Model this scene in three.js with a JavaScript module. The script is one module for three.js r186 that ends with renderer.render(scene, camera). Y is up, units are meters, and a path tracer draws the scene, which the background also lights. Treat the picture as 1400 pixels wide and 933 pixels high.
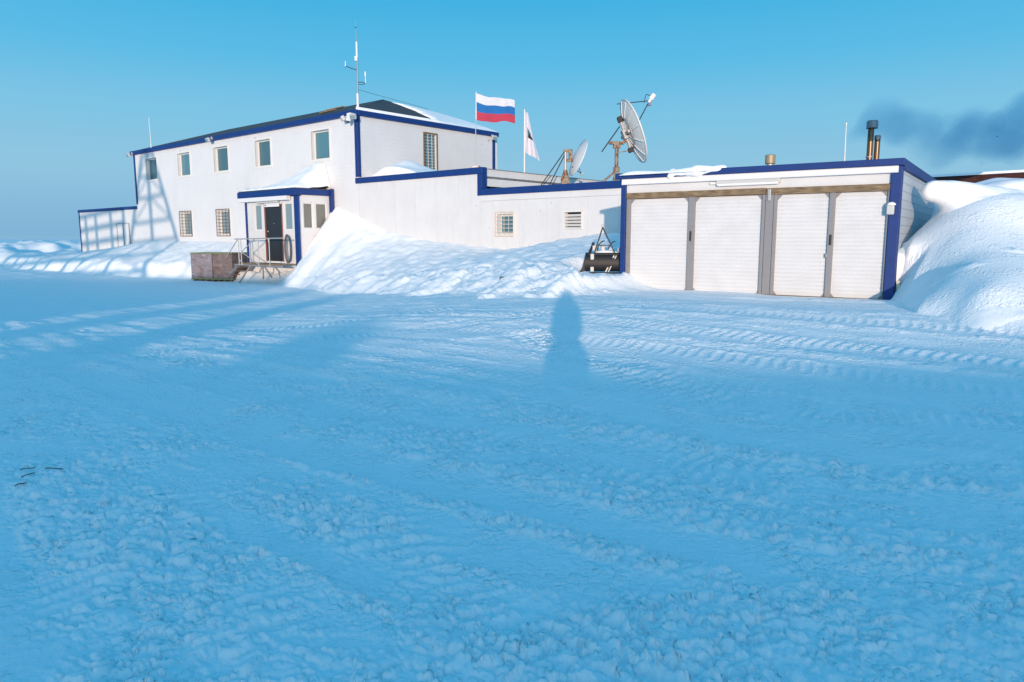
import * as THREE from 'three';
import { mergeGeometries } from 'three/addons/utils/BufferGeometryUtils.js';
import { RoundedBoxGeometry } from 'three/addons/geometries/RoundedBoxGeometry.js';
import { MarchingCubes } from 'three/addons/objects/MarchingCubes.js';

// ---------------------------------------------------------------- camera, sky, sun, exposure
const scene = new THREE.Scene();
const renderer = new THREE.WebGLRenderer({ antialias: true });
renderer.setSize(1024, 682);
renderer.toneMapping = THREE.LinearToneMapping;
renderer.toneMappingExposure = 1.04;
renderer.shadowMap.enabled = true;
const EYE = 1.56;
const camera = new THREE.PerspectiveCamera(50.04, 1024 / 682, 0.05, 6000);
camera.position.set(0, EYE, 0);
camera.rotation.set(-0.13861, 0, 0);
scene.add(camera);

const SUN_ELEV = 4.2 * Math.PI / 180;
const SUN_GO = new THREE.Vector3(0.0711 * Math.cos(SUN_ELEV), -Math.sin(SUN_ELEV), -0.9975 * Math.cos(SUN_ELEV)); // the way the light travels
const sun = new THREE.DirectionalLight(new THREE.Color().setRGB(1.0, 0.755, 0.575), 4.0);
sun.position.copy(SUN_GO).multiplyScalar(-120);
sun.target.position.set(0, 0, -20);
sun.position.add(sun.target.position);
sun.castShadow = true;
sun.shadow.mapSize.set(4096, 4096);
Object.assign(sun.shadow.camera, { left: -50, right: 50, top: 40, bottom: -40, near: 1, far: 260 });
scene.add(sun, sun.target);

function makeSky() {
  const W = 512, Hh = 256, d = new Float32Array(W * Hh * 4);
  // colour of clear cold air by height above the horizon (degrees)
  const stops = [[0, 0.195, 0.420, 0.635], [2, 0.230, 0.465, 0.668], [5, 0.268, 0.535, 0.715], [9, 0.195, 0.525, 0.750], [13, 0.098, 0.475, 0.755], [18, 0.042, 0.410, 0.730], [30, 0.020, 0.370, 0.680], [55, 0.010, 0.305, 0.610], [90, 0.008, 0.265, 0.565]];
  const sx = -SUN_GO.x, sy = -SUN_GO.y, sz = -SUN_GO.z;
  for (let j = 0; j < Hh; j++) {
    const el = ((j + 0.5) / Hh - 0.5) * 180, e = Math.max(0, el);
    let k = 0; while (k < stops.length - 2 && e > stops[k + 1][0]) k++;
    const A = stops[k], B = stops[k + 1], t0 = Math.min(1, (e - A[0]) / (B[0] - A[0])), t = t0 * t0 * (3 - 2 * t0) * 0.3 + t0 * 0.7;
    for (let i = 0; i < W; i++) {
      const az = ((i + 0.5) / W - 0.5) * Math.PI * 2, ce = Math.cos(el * Math.PI / 180);
      const c = Math.max(-1, Math.min(1, Math.cos(az) * ce * sx + Math.sin(el * Math.PI / 180) * sy + Math.sin(az) * ce * sz));
      const ang = Math.acos(c) * 180 / Math.PI;
      const glow = 3.8 * Math.exp(-ang / 11) + 0.22 * Math.exp(-ang / 38);          // light scattered forward round the low sun
      const o = (j * W + i) * 4;
      d[o] = A[1] + (B[1] - A[1]) * t + glow * 0.92;
      d[o + 1] = A[2] + (B[2] - A[2]) * t + glow * 0.8;
      d[o + 2] = A[3] + (B[3] - A[3]) * t + glow * 0.66;
      d[o + 3] = 1;
    }
  }
  const t = new THREE.DataTexture(d, W, Hh, THREE.RGBAFormat, THREE.FloatType);
  t.mapping = THREE.EquirectangularReflectionMapping; t.magFilter = THREE.LinearFilter; t.minFilter = THREE.LinearFilter; t.wrapS = THREE.RepeatWrapping;
  t.needsUpdate = true;
  return t;
}
const skyTex = makeSky();
scene.background = skyTex;
scene.environment = skyTex;

// ---------------------------------------------------------------- helpers
let seed = 7;
const rnd = () => { seed = (seed * 1664525 + 1013904223) >>> 0; return seed / 4294967296; };
const rr = (a, b) => a + (b - a) * rnd();
const ss = (a, b, x) => { const t = Math.max(0, Math.min(1, (x - a) / (b - a))); return t * t * (3 - 2 * t); };
const mixf = (a, b, t) => a + (b - a) * t;
const PERM = new Uint8Array(512); { let s = 12345; const p = [...Array(256).keys()]; for (let i = 255; i > 0; i--) { s = (s * 1103515245 + 12345) >>> 0; const j = (s >>> 8) % (i + 1); [p[i], p[j]] = [p[j], p[i]]; } for (let i = 0; i < 512; i++) PERM[i] = p[i & 255]; }
const GX = new Float32Array(256), GY = new Float32Array(256), RV = new Float32Array(256);
for (let i = 0; i < 256; i++) { const a = i * 2.399963; GX[i] = Math.cos(a) * 1.42; GY[i] = Math.sin(a) * 1.42; RV[i] = ((i * 97 + 31) % 256) / 255; }
function n2(x, y) {                                   // gradient noise, about -1 .. 1
  const xf = Math.floor(x), yf = Math.floor(y), X = xf & 255, Y = yf & 255; x -= xf; y -= yf;
  const u = x * x * x * (x * (x * 6 - 15) + 10), v = y * y * y * (y * (y * 6 - 15) + 10);
  const a = PERM[PERM[X] + Y], b = PERM[PERM[X + 1] + Y], c = PERM[PERM[X] + Y + 1], e = PERM[PERM[X + 1] + Y + 1];
  const p = GX[a] * x + GY[a] * y, q = GX[b] * (x - 1) + GY[b] * y, r = GX[c] * x + GY[c] * (y - 1), s = GX[e] * (x - 1) + GY[e] * (y - 1);
  return p + (q - p) * u + ((r + (s - r) * u) - (p + (q - p) * u)) * v;
}
function fbm(x, y, o = 4) { let s = 0, a = 0.5; for (let i = 0; i < o; i++) { s += a * n2(x, y); x = x * 2.03 + 17.1; y = y * 2.03 + 9.7; a *= 0.5; } return s; }
function n3(x, y, z) { return (n2(x + z * 0.37, y + 11.3) + n2(y + x * 0.29 + 31.7, z) + n2(z + 53.1, x - y * 0.41)) / 1.8; }
function clods(x, y) {                                // broken lumps: 0 .. 1
  const xf = Math.floor(x), yf = Math.floor(y); let h = 0;
  for (let j = -1; j <= 1; j++) for (let i = -1; i <= 1; i++) {
    const k = PERM[PERM[(xf + i) & 255] + ((yf + j) & 255)], k2 = PERM[k + 57], k3 = PERM[k + 131];
    const dx = xf + i + RV[k] - x, dy = yf + j + RV[k2] - y, r = 0.28 + 0.5 * RV[k3], q = 1 - (dx * dx + dy * dy) / (r * r);
    if (q > 0) { const v = (0.25 + 0.75 * RV[PERM[k + 201]]) * Math.min(1, q * 1.7); if (v > h) h = v; }
  }
  return h;
}

const lin = (r, g, b) => new THREE.Color().setRGB(r, g, b);
const mat = (r, g, b, rough = 0.8, o = {}) => new THREE.MeshStandardMaterial({ color: lin(r, g, b), roughness: rough, ...o });
function tex(w, h, fn, color = false) {               // fn(u, v) -> [r, g, b] or a number, 0 .. 1
  const d = new Uint8Array(w * h * 4);
  for (let j = 0; j < h; j++) for (let i = 0; i < w; i++) {
    const c = fn(i / w, j / h), o = (j * w + i) * 4, arr = Array.isArray(c);
    for (let k = 0; k < 3; k++) d[o + k] = Math.max(0, Math.min(255, Math.round((arr ? c[k] : c) * 255)));
    d[o + 3] = 255;
  }
  const t = new THREE.DataTexture(d, w, h); t.wrapS = t.wrapT = THREE.RepeatWrapping; t.magFilter = THREE.LinearFilter; t.minFilter = THREE.LinearMipmapLinearFilter; t.generateMipmaps = true;
  if (color) t.colorSpace = THREE.SRGBColorSpace;
  t.needsUpdate = true; return t;
}
const tn = (u, v, f, o = 0) => {                      // tiling noise
  const a = n2(u * f + o, v * f), b = n2((u - 1) * f + o, v * f), c = n2(u * f + o, (v - 1) * f), d = n2((u - 1) * f + o, (v - 1) * f);
  const q = u * u * (3 - 2 * u), w = v * v * (3 - 2 * v);
  return mixf(mixf(a, b, q), mixf(c, d, q), w);
};
const rep = (t, x, y) => { t.repeat.set(x, y); return t; };

const taken = {};
function numbered(n) { const k = taken[n] = (taken[n] ?? -1) + 1; return k ? `${n}_${String(k).padStart(3, '0')}` : n; }
function plain(g) { const q = g.index ? g.toNonIndexed() : g; for (const k of Object.keys(q.attributes)) if (!['position', 'normal', 'uv'].includes(k)) q.deleteAttribute(k); if (!q.attributes.uv) q.setAttribute('uv', new THREE.BufferAttribute(new Float32Array(q.attributes.position.count * 2), 2)); return q; }
function uvBox(g) {                                   // uv in metres, by the way each face points
  const p = g.attributes.position, uv = g.attributes.uv, a = new THREE.Vector3(), b = new THREE.Vector3(), c = new THREE.Vector3();
  for (let i = 0; i < p.count; i += 3) {
    a.fromBufferAttribute(p, i); b.fromBufferAttribute(p, i + 1).sub(a); c.fromBufferAttribute(p, i + 2).sub(a); b.cross(c);
    const x = Math.abs(b.x), y = Math.abs(b.y), z = Math.abs(b.z);
    for (let k = i; k < i + 3; k++) { const X = p.getX(k), Y = p.getY(k), Z = p.getZ(k); if (z >= x && z >= y) uv.setXY(k, X, Y); else if (x >= y) uv.setXY(k, Z, Y); else uv.setXY(k, X, Z); }
  }
  return g;
}
function mesh(name, geos, m, parent, keepUv = false) {
  let g = Array.isArray(geos) ? mergeGeometries(geos.map(plain)) : plain(geos);
  if (!keepUv) g = uvBox(g);
  const o = new THREE.Mesh(g, m); o.castShadow = o.receiveShadow = true; o.name = parent ? name : numbered(name); (parent || scene).add(o); return o;
}
function thing(name, label, category, pos = [0, 0, 0], turn = 0, group) {
  const o = new THREE.Group(); o.name = numbered(name); o.position.set(...pos); o.rotation.y = turn; o.userData = { label, category }; if (group) o.userData.group = group; scene.add(o); return o;
}
function tag(o, label, category, group) { o.userData.label = label; o.userData.category = category; if (group) o.userData.group = group; return o; }
function struct(o, label) { o.userData.kind = 'structure'; if (label) o.userData.label = label; return o; }
const bx = (x0, x1, y0, y1, z0, z1) => new THREE.BoxGeometry(Math.abs(x1 - x0), Math.abs(y1 - y0), Math.abs(z1 - z0)).translate((x0 + x1) / 2, (y0 + y1) / 2, (z0 + z1) / 2);
const rbx = (x0, x1, y0, y1, z0, z1, r = 0.012) => new RoundedBoxGeometry(Math.abs(x1 - x0), Math.abs(y1 - y0), Math.abs(z1 - z0), 2, r).translate((x0 + x1) / 2, (y0 + y1) / 2, (z0 + z1) / 2);
const V = (x, y, z) => new THREE.Vector3(x, y, z);
function bar(a, b, r, r2 = r, n = 8) {
  const A = V(...a), B = V(...b), d = B.clone().sub(A), g = new THREE.CylinderGeometry(r2, r, d.length(), n);
  return g.applyQuaternion(new THREE.Quaternion().setFromUnitVectors(V(0, 1, 0), d.normalize())).translate((a[0] + b[0]) / 2, (a[1] + b[1]) / 2, (a[2] + b[2]) / 2);
}
function beam(a, b, w, h = w) {
  const A = V(...a), B = V(...b), d = B.clone().sub(A), g = new THREE.BoxGeometry(w, d.length(), h);
  return g.applyQuaternion(new THREE.Quaternion().setFromUnitVectors(V(0, 1, 0), d.normalize())).translate((a[0] + b[0]) / 2, (a[1] + b[1]) / 2, (a[2] + b[2]) / 2);
}
const tube = (pts, r, seg = 24, n = 6) => new THREE.TubeGeometry(new THREE.CatmullRomCurve3(pts.map(p => V(...p))), seg, r, n);
function poly(pts, depth, z = 0) { const s = new THREE.Shape(pts.map(p => new THREE.Vector2(...p))); return new THREE.ExtrudeGeometry(s, { depth, bevelEnabled: false }).translate(0, 0, z); }
function wallShape(x0, x1, y0, y1, holes, depth) {    // a wall with openings, its face at z = 0
  const s = new THREE.Shape([[x0, y0], [x1, y0], [x1, y1], [x0, y1]].map(p => new THREE.Vector2(...p)));
  for (const [a, b, c, d] of holes) s.holes.push(new THREE.Path([[a, c], [a, d], [b, d], [b, c]].map(p => new THREE.Vector2(...p))));
  return new THREE.ExtrudeGeometry(s, { depth, bevelEnabled: false }).translate(0, 0, -depth);
}
function sdfMesh(res, c, half, fn) {                  // surface fn = 0 (negative inside)
  const mc = new MarchingCubes(res, undefined, false, false, 260000), f = mc.field, s = mc.size, h = mc.halfsize;
  for (let k = 0; k < s; k++) for (let j = 0; j < s; j++) for (let i = 0; i < s; i++) f[k * mc.size2 + j * s + i] = -fn(c[0] + (i - h) / h * half[0], c[1] + (j - h) / h * half[1], c[2] + (k - h) / h * half[2]);
  mc.isolation = 0; mc.update();
  const n = mc.count, p = new Float32Array(n * 3), nn = new Float32Array(n * 3), e = Math.min(half[0], half[1], half[2]) / res * 1.5;
  for (let i = 0; i < n; i++) {
    const x = p[i * 3] = c[0] + mc.positionArray[i * 3] * half[0], y = p[i * 3 + 1] = c[1] + mc.positionArray[i * 3 + 1] * half[1], z = p[i * 3 + 2] = c[2] + mc.positionArray[i * 3 + 2] * half[2];
    const gx = fn(x + e, y, z) - fn(x - e, y, z), gy = fn(x, y + e, z) - fn(x, y - e, z), gz = fn(x, y, z + e) - fn(x, y, z - e), l = Math.hypot(gx, gy, gz) || 1;
    nn[i * 3] = gx / l; nn[i * 3 + 1] = gy / l; nn[i * 3 + 2] = gz / l;
  }
  const g = new THREE.BufferGeometry(); g.setAttribute('position', new THREE.BufferAttribute(p, 3)); g.setAttribute('normal', new THREE.BufferAttribute(nn, 3)); g.setAttribute('uv', new THREE.BufferAttribute(new Float32Array(n * 2), 2));
  return g;
}
const smin = (a, b, k) => { const h = Math.max(0, Math.min(1, 0.5 + 0.5 * (b - a) / k)); return b + (a - b) * h - k * h * (1 - h); };
function capsule(x, y, z, a, b) {                     // a, b = [x, y, z, radius]
  const dx = b[0] - a[0], dy = b[1] - a[1], dz = b[2] - a[2], t = Math.max(0, Math.min(1, ((x - a[0]) * dx + (y - a[1]) * dy + (z - a[2]) * dz) / (dx * dx + dy * dy + dz * dz)));
  return Math.hypot(x - a[0] - dx * t, y - a[1] - dy * t, z - a[2] - dz * t) - (a[3] + (b[3] - a[3]) * t);
}

// ---------------------------------------------------------------- the two building frames
const CX = -6.25, CZ = -30.4, DMX = -0.75486, DMZ = -0.65588, NMX = -0.65588, NMZ = 0.75486;   // station: corner, along the front, outwards
const GXO = 2.38, GZO = -15.89, DGX = 0.82248, DGZ = 0.56880, NGX = -0.56880, NGZ = 0.82248;   // garage
const TURN_M = -0.71533, TURN_G = -0.60504;
const M = (x, y, z) => [CX - x * DMX + z * NMX, y, CZ - x * DMZ + z * NMZ];                      // station's own axes to the world
const GW = (x, y, z) => [GXO + x * DGX + z * NGX, y, GZO + x * DGZ + z * NGZ];

// ---------------------------------------------------------------- materials
function tclods(u, v, c, o) {                         // the same broken lumps, tiling with c cells
  const x = u * c, y = v * c, xf = Math.floor(x), yf = Math.floor(y); let h = 0;
  for (let j = -1; j <= 1; j++) for (let i = -1; i <= 1; i++) {
    const k = PERM[PERM[((xf + i + c) % c + o) & 255] + (((yf + j + c) % c + o * 3) & 255)], k2 = PERM[k + 57], dx = xf + i + RV[k] - x, dy = yf + j + RV[k2] - y, r = 0.2 + 0.45 * RV[PERM[k + 131]], q = 1 - (dx * dx + dy * dy) / (r * r);
    if (q > 0) { const w = (0.2 + 0.8 * RV[PERM[k + 201]]) * q * (2 - q); if (w > h) h = w; }
  }
  return h;
}
const grain = tex(1280, 1280, (u, v) => { const a = u + 0.004 * tn(u, v, 40), b = v + 0.004 * tn(u, v, 40, 60), m = ss(-0.35, 0.35, tn(u, v, 9, 2)); return 0.12 + 0.30 * m * tclods(a, b, 44, 3) + 0.22 * tclods(a, b, 97, 40) * (0.4 + 0.6 * m)  + 0.10 * tn(u, v, 24) + 0.10 * tn(u, v, 70, 5); });
const snowMat = new THREE.MeshStandardMaterial({ color: lin(0.88, 0.90, 0.925), roughness: 0.85, bumpMap: rep(grain.clone(), 0.36, 0.36), bumpScale: 0.026 });
const driftMat = mat(0.88, 0.90, 0.925, 0.85, { bumpMap: rep(grain.clone(), 0.45, 0.45), bumpScale: 0.008 });
const sideBump = tex(8, 512, (u, v) => { const t = (v * 6) % 1; return t < 0.07 ? 0.0 : 0.55 + 0.45 * t; });
const dirt = tex(512, 512, (u, v) => {
  const n = tn(u, v, 5) * 0.5 + tn(u, v, 13, 7) * 0.3 + tn(u, v, 41, 3) * 0.2, streak = Math.max(0, tn(u, v * 0.12, 24, 11)) * 0.02, spot = Math.max(0, tn(u, v, 30, 21) - 0.62) * 0.6, k = 0.955 + 0.035 * n - streak - spot;
  return [k, k * 0.995 - spot * 0.1, k * 0.99 - spot * 0.15];
}, true);
const sidingMat = mat(0.71, 0.73, 0.76, 0.62, { map: rep(dirt.clone(), 0.13, 0.13), bumpMap: rep(sideBump.clone(), 1, 1 / 0.93), bumpScale: 0.0035 });
const panelMats = [0.70, 0.707, 0.715, 0.711].map((k, i) => mat(k, k * 1.01, k * 1.03, 0.55, { map: (() => { const t = rep(dirt.clone(), 0.3, 0.3); t.offset.set(i * 0.27, i * 0.41); return t; })() }));
const blueTex = tex(256, 256, (u, v) => { const k = 0.93 + 0.07 * tn(u, v, 9) + 0.05 * tn(u, v, 40, 3); return [k, k, k]; }, true);
const blue = mat(0.002, 0.034, 0.195, 0.6, { map: rep(blueTex.clone(), 0.5, 0.5) });
const roofMat = mat(0.05, 0.055, 0.065, 0.8, { bumpMap: rep(grain.clone(), 0.7, 0.7), bumpScale: 0.01 });
const casing = mat(0.67, 0.67, 0.655, 0.6), cream = mat(0.68, 0.665, 0.61, 0.6);
const glass = new THREE.MeshPhysicalMaterial({ color: lin(0.10, 0.25, 0.32), roughness: 0.06, transmission: 0.25, thickness: 0, ior: 1.5 });
const glassPale = new THREE.MeshPhysicalMaterial({ color: lin(0.24, 0.34, 0.38), roughness: 0.1, transmission: 0.2, thickness: 0, ior: 1.5 });
const glassMid = glass.clone(); glassMid.transmission = 0.45; glassMid.color = lin(0.10, 0.23, 0.29);
const glassClear = glass.clone(); glassClear.transmission = 0.5;
const glassDim = new THREE.MeshPhysicalMaterial({ color: lin(0.20, 0.20, 0.18), roughness: 0.12, transmission: 0.2, thickness: 0, ior: 1.5 });
const dark = mat(0.025, 0.027, 0.03, 0.7), blackPaint = mat(0.018, 0.018, 0.02, 0.5), blackMetal = mat(0.010, 0.011, 0.014, 0.5, { metalness: 0.3 });
const rustBar = mat(0.13, 0.075, 0.05, 0.8);
const rustTex = tex(256, 256, (u, v) => { const n = tn(u, v, 6) + 0.6 * tn(u, v, 19, 5); const k = ss(-0.1, 0.25, n); return [mixf(0.62, 0.50, k), mixf(0.58, 0.30, k), mixf(0.52, 0.18, k)]; }, true);
const rusty = mat(0.75, 0.75, 0.75, 0.75, { map: rep(rustTex.clone(), 1.7, 0.9) });
const galv = mat(0.42, 0.43, 0.44, 0.5, { metalness: 0.35 }), steel = mat(0.30, 0.30, 0.31, 0.5, { metalness: 0.4 });
const doorTex = tex(256, 256, (u, v) => { const n = tn(u, v, 7) * 0.03 + tn(u, v, 60, 3) * 0.02, s = Math.max(0, tn(u, v, 24, 15) - 0.66) * 0.5, k = 0.93 + n - s; return [k, k * 0.995, k * 0.99]; }, true);
const doorWhite = mat(0.72, 0.74, 0.77, 0.5, { map: rep(doorTex.clone(), 0.45, 0.45) });
const postGrey = mat(0.26, 0.265, 0.285, 0.6, { map: rep(doorTex.clone(), 0.8, 0.8) });
const woodTex = tex(256, 256, (u, v) => { const g = 0.5 + 0.5 * Math.sin((v * 30 + tn(u, v, 5) * 3) * 6.283), n = tn(u * 0.2, v, 40, 3), k = 0.62 + 0.1 * g + 0.14 * n + 0.12 * tn(u, v, 9, 4); return [k, k * 0.88, k * 0.72]; }, true);
const beamWood = mat(0.46, 0.44, 0.41, 0.85, { map: rep(woodTex.clone(), 0.6, 1.2) });
const greyWood = tex(256, 256, (u, v) => { const k = 0.72 + 0.10 * tn(u * 0.2, v, 40, 3) + 0.14 * tn(u, v, 9, 4) + 0.05 * Math.sin((v * 22 + tn(u, v, 5) * 3) * 6.283), w = ss(0.1, 0.5, tn(u, v * 0.6, 6, 33)); return [k * (1 - 0.08 * w), k * (0.98 - 0.16 * w), k * (1.02 - 0.2 * w)]; }, true);
const plyGrey = mat(0.40, 0.385, 0.40, 0.8, { map: rep(greyWood.clone(), 0.45, 0.9) }), plyBrown = mat(0.30, 0.25, 0.23, 0.85, { map: rep(greyWood.clone(), 0.6, 0.7) }), greenTrim = mat(0.17, 0.21, 0.10, 0.8);
const white = mat(0.70, 0.71, 0.72, 0.5), greyPlastic = mat(0.50, 0.51, 0.51, 0.5), redOxide = mat(0.15, 0.035, 0.025, 0.75, { map: rep(rustTex.clone(), 0.5, 0.7) });
const stoneBase = mat(0.70, 0.60, 0.53, 0.9);

// ---------------------------------------------------------------- snow: height of the ground
const WALL = [[-40, 1.9], [-13, 1.76], [-11.8, 1.72], [-10.45, 1.54], [-9.5, 1.34], [-8, 1.2], [-6.2, 1.34], [-3.9, 1.52], [-1.8, 1.84], [0.1, 2.5], [1.5, 2.92], [1.85, 2.85], [2.25, 1.0], [3, 0.35], [6.1, 0.35], [6.6, 1.1], [9.7, 1.42], [16, 1.46], [20, 1.46], [23.3, 1.2], [27.4, 0.9], [30.8, 0.55], [34, 0.15], [40, -0.1]];
const REACH = [[-40, 5], [-17.5, 6.6], [-16, 7.8], [-14.8, 7.6], [-13.2, 7.2], [-9.8, 5.95], [-4.5, 4.2], [0, 3.0], [1.8, 2.6], [2.8, 2.1], [5.2, 2.3], [9.1, 2.95], [16.6, 3.8], [22.2, 4.1], [31, 4.4], [40, 4.5]];
function look(t, x) { if (x <= t[0][0]) return t[0][1]; for (let i = 1; i < t.length; i++) if (x < t[i][0]) { const k = (x - t[i - 1][0]) / (t[i][0] - t[i - 1][0]); return t[i - 1][1] + (t[i][1] - t[i - 1][1]) * k; } return t[t.length - 1][1]; }
const DRIFT = [[5.90, 0.46, -10.88], [6.15, 0.44, -10.34], [6.25, 0.36, -9.42], [6.10, 0.31, -8.86], [6.10, 0.25, -8.29], [6.35, 0.19, -7.68], [6.65, 0.14, -6.92], [4.46, 0.15, -7.34], [4.71, 0.15, -6.17], [4.07, 0.15, -8.39], [5.20, 0.15, -5.08], [6.82, 1.38, -13.00], [7.08, 1.52, -13.37], [7.48, 1.58, -13.94], [7.88, 1.62, -14.52], [8.45, 1.66, -15.34], [9.01, 1.75, -16.17], [9.87, 2.10, -17.40], [6.51, 0.52, -12.30], [6.67, 0.73, -12.35], [6.85, 1.03, -12.60], [7.02, 1.33, -12.85], [6.48, 0.84, -10.20], [6.99, 1.17, -11.30], [7.38, 1.50, -12.30], [7.70, 1.87, -13.00], [8.32, 2.26, -14.10], [6.60, 0.84, -10.00], [7.22, 1.20, -11.00], [7.84, 1.58, -12.00], [8.20, 1.93, -12.60], [8.44, 2.24, -13.00], [7.13, 0.84, -9.90], [8.01, 1.31, -11.20], [8.68, 1.74, -12.20], [9.13, 2.25, -12.90], [8.24, 0.85, -9.80], [9.65, 1.53, -11.60], [10.73, 2.26, -13.00], [9.13, 2.39, -14.30], [10.04, 2.38, -14.20], [11.16, 2.38, -14.20], [12.84, 2.38, -14.20], [9.28, 2.51, -15.50], [11.13, 2.70, -18.00], [11.00, 2.51, -16.00], [13.06, 2.72, -19.00], [13.69, 2.57, -17.00], [12.96, 2.95, -22.00], [17.29, 2.87, -22.00], [16.80, 2.56, -18.00]];
const tps = r2 => r2 < 1e-9 ? 0 : r2 * Math.log(r2);
const DW = (() => {                                   // a smooth sheet through those points
  const n = DRIFT.length, N = n + 3, A = [];
  for (let i = 0; i < n; i++) { const row = new Float64Array(N + 1); for (let j = 0; j < n; j++) row[j] = tps((DRIFT[i][0] - DRIFT[j][0]) ** 2 + (DRIFT[i][2] - DRIFT[j][2]) ** 2) + (i === j ? 0.02 : 0); row[n] = 1; row[n + 1] = DRIFT[i][0]; row[n + 2] = DRIFT[i][2]; row[N] = DRIFT[i][1]; A.push(row); }
  for (let k = 0; k < 3; k++) { const row = new Float64Array(N + 1); for (let j = 0; j < n; j++) row[j] = k === 0 ? 1 : DRIFT[j][k === 1 ? 0 : 2]; A.push(row); }
  for (let c = 0; c < N; c++) { let m = c; for (let r = c + 1; r < N; r++) if (Math.abs(A[r][c]) > Math.abs(A[m][c])) m = r; [A[c], A[m]] = [A[m], A[c]]; for (let r = 0; r < N; r++) if (r !== c) { const f = A[r][c] / A[c][c]; if (f) for (let k = c; k <= N; k++) A[r][k] -= f * A[c][k]; } }
  return A.map((r, i) => r[N] / r[i]);
})();
function driftExact(x, z) { let h = DW[DRIFT.length] + DW[DRIFT.length + 1] * x + DW[DRIFT.length + 2] * z; for (let i = 0; i < DRIFT.length; i++) h += DW[i] * tps((x - DRIFT[i][0]) ** 2 + (z - DRIFT[i][2]) ** 2); return h; }
const DG = (() => { const nx = 220, nz = 330, a = new Float32Array(nx * nz); for (let j = 0; j < nz; j++) for (let i = 0; i < nx; i++) a[j * nx + i] = driftExact(3.6 + i * 0.08, -31 + j * 0.08); return { a, nx, nz }; })();
function driftSheet(x, z) {                           // read from a table of the exact sheet
  const u = Math.max(0, Math.min(DG.nx - 1.001, (x - 3.6) / 0.08)), v = Math.max(0, Math.min(DG.nz - 1.001, (z + 31) / 0.08)), i = Math.floor(u), j = Math.floor(v), f = u - i, g = v - j, o = j * DG.nx + i, a = DG.a;
  const h = (a[o] * (1 - f) + a[o + 1] * f) * (1 - g) + (a[o + DG.nx] * (1 - f) + a[o + DG.nx + 1] * f) * g;
  const gx = (x - GXO) * DGX + (z - GZO) * DGZ, gz = (x - GXO) * NGX + (z - GZO) * NGZ;
  return gz > -0.3 ? Math.min(h, mixf(h, 0.48 + 1.7 * Math.max(0, gx - 5.24 - 0.30 * Math.max(0, gz) + 0.06 * n2(x * 3, z * 3)), ss(-0.3, -0.05, gz))) : h;                    // the yard in front of the doors is kept clear
}
// paths that wheels and runners took over the yard: [points, half width]
const TRACKS = [
  [[[-0.7, -1.6], [-0.7, -2.41], [-1.09, -2.77], [-1.71, -3.46], [-2.45, -4.29], [-3.49, -5.61], [-5.2, -7.4]], 0.34], [[[-1.1, -1.6], [-1.35, -2.41], [-1.66, -2.82], [-2.15, -3.46], [-2.69, -4.16], [-3.55, -5.21], [-5, -7]], 0.24],
  [[[0.4, -1.7], [0, -2.41], [-0.47, -3.14], [-0.69, -3.63], [-1.17, -4.16], [-1.86, -4.86], [-2.71, -5.61]], 0.3], [[[-2.4, -6.6], [-1.1, -5.97], [-0.35, -5.61], [0.31, -5.03], [0.98, -4.71], [1.56, -4.29], [2.29, -3.99], [2.81, -3.83], [4, -3.6]], 0.27],
  [[[0.2, -9.6], [0.7, -8.62], [1.36, -7.45], [2.05, -6.71], [2.75, -6.31], [3.76, -6.2], [5.4, -6.07]], 0.34], [[[5, -5.2], [3.52, -4.86], [2.37, -4.56], [1.51, -4.86], [0.74, -5.5], [0, -6.6]], 0.22],
  [[[-7.5, -12.4], [-4.98, -9.86], [-3.04, -8.11], [-1.54, -6.88], [-0.65, -6.4], [0.6, -6.1]], 0.3], [[[3, -2.9], [2.07, -2.77], [1.36, -2.82], [0.71, -2.66], [0.2, -2.2]], 0.5],
  [[[1.4, -14.0], [-2, -12.6], [-6, -12.2], [-11, -13.5], [-18, -17]], 0.35], [[[2.5, -12.2], [-1, -10.6], [-5, -10.2], [-10, -11], [-16, -13]], 0.3], [[[-1, -17.5], [-5, -20.5], [-9, -23.5], [-14, -29], [-22, -38]], 0.5],
];
function nearTrack(x, z) {
  let best = 0, along = 0, side = 0;
  for (const [pts, w] of TRACKS) {
    let run = 0;
    for (let i = 1; i < pts.length; i++) {
      const ax = pts[i - 1][0], az = pts[i - 1][1], dx = pts[i][0] - ax, dz = pts[i][1] - az, L = Math.hypot(dx, dz), t = ((x - ax) * dx + (z - az) * dz) / (L * L);
      if (t > -0.2 && t < 1.2) { const tc = Math.max(0, Math.min(1, t)), d = Math.hypot(x - ax - dx * tc, z - az - dz * tc); if (d < w * 1.6) { const m = 1 - ss(w * 0.55, w * 1.5, d); if (m > best) { best = m; along = run + tc * L; side = d / w; } } }
      run += L;
    }
  }
  return [best, along, side];
}
function baseLevel(x, z) { return 0.5 * ss(-6, 2, x) * ss(4.5, 12, -z) - 0.3 * ss(9, 26, -z) * ss(1, -9, x); }
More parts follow.
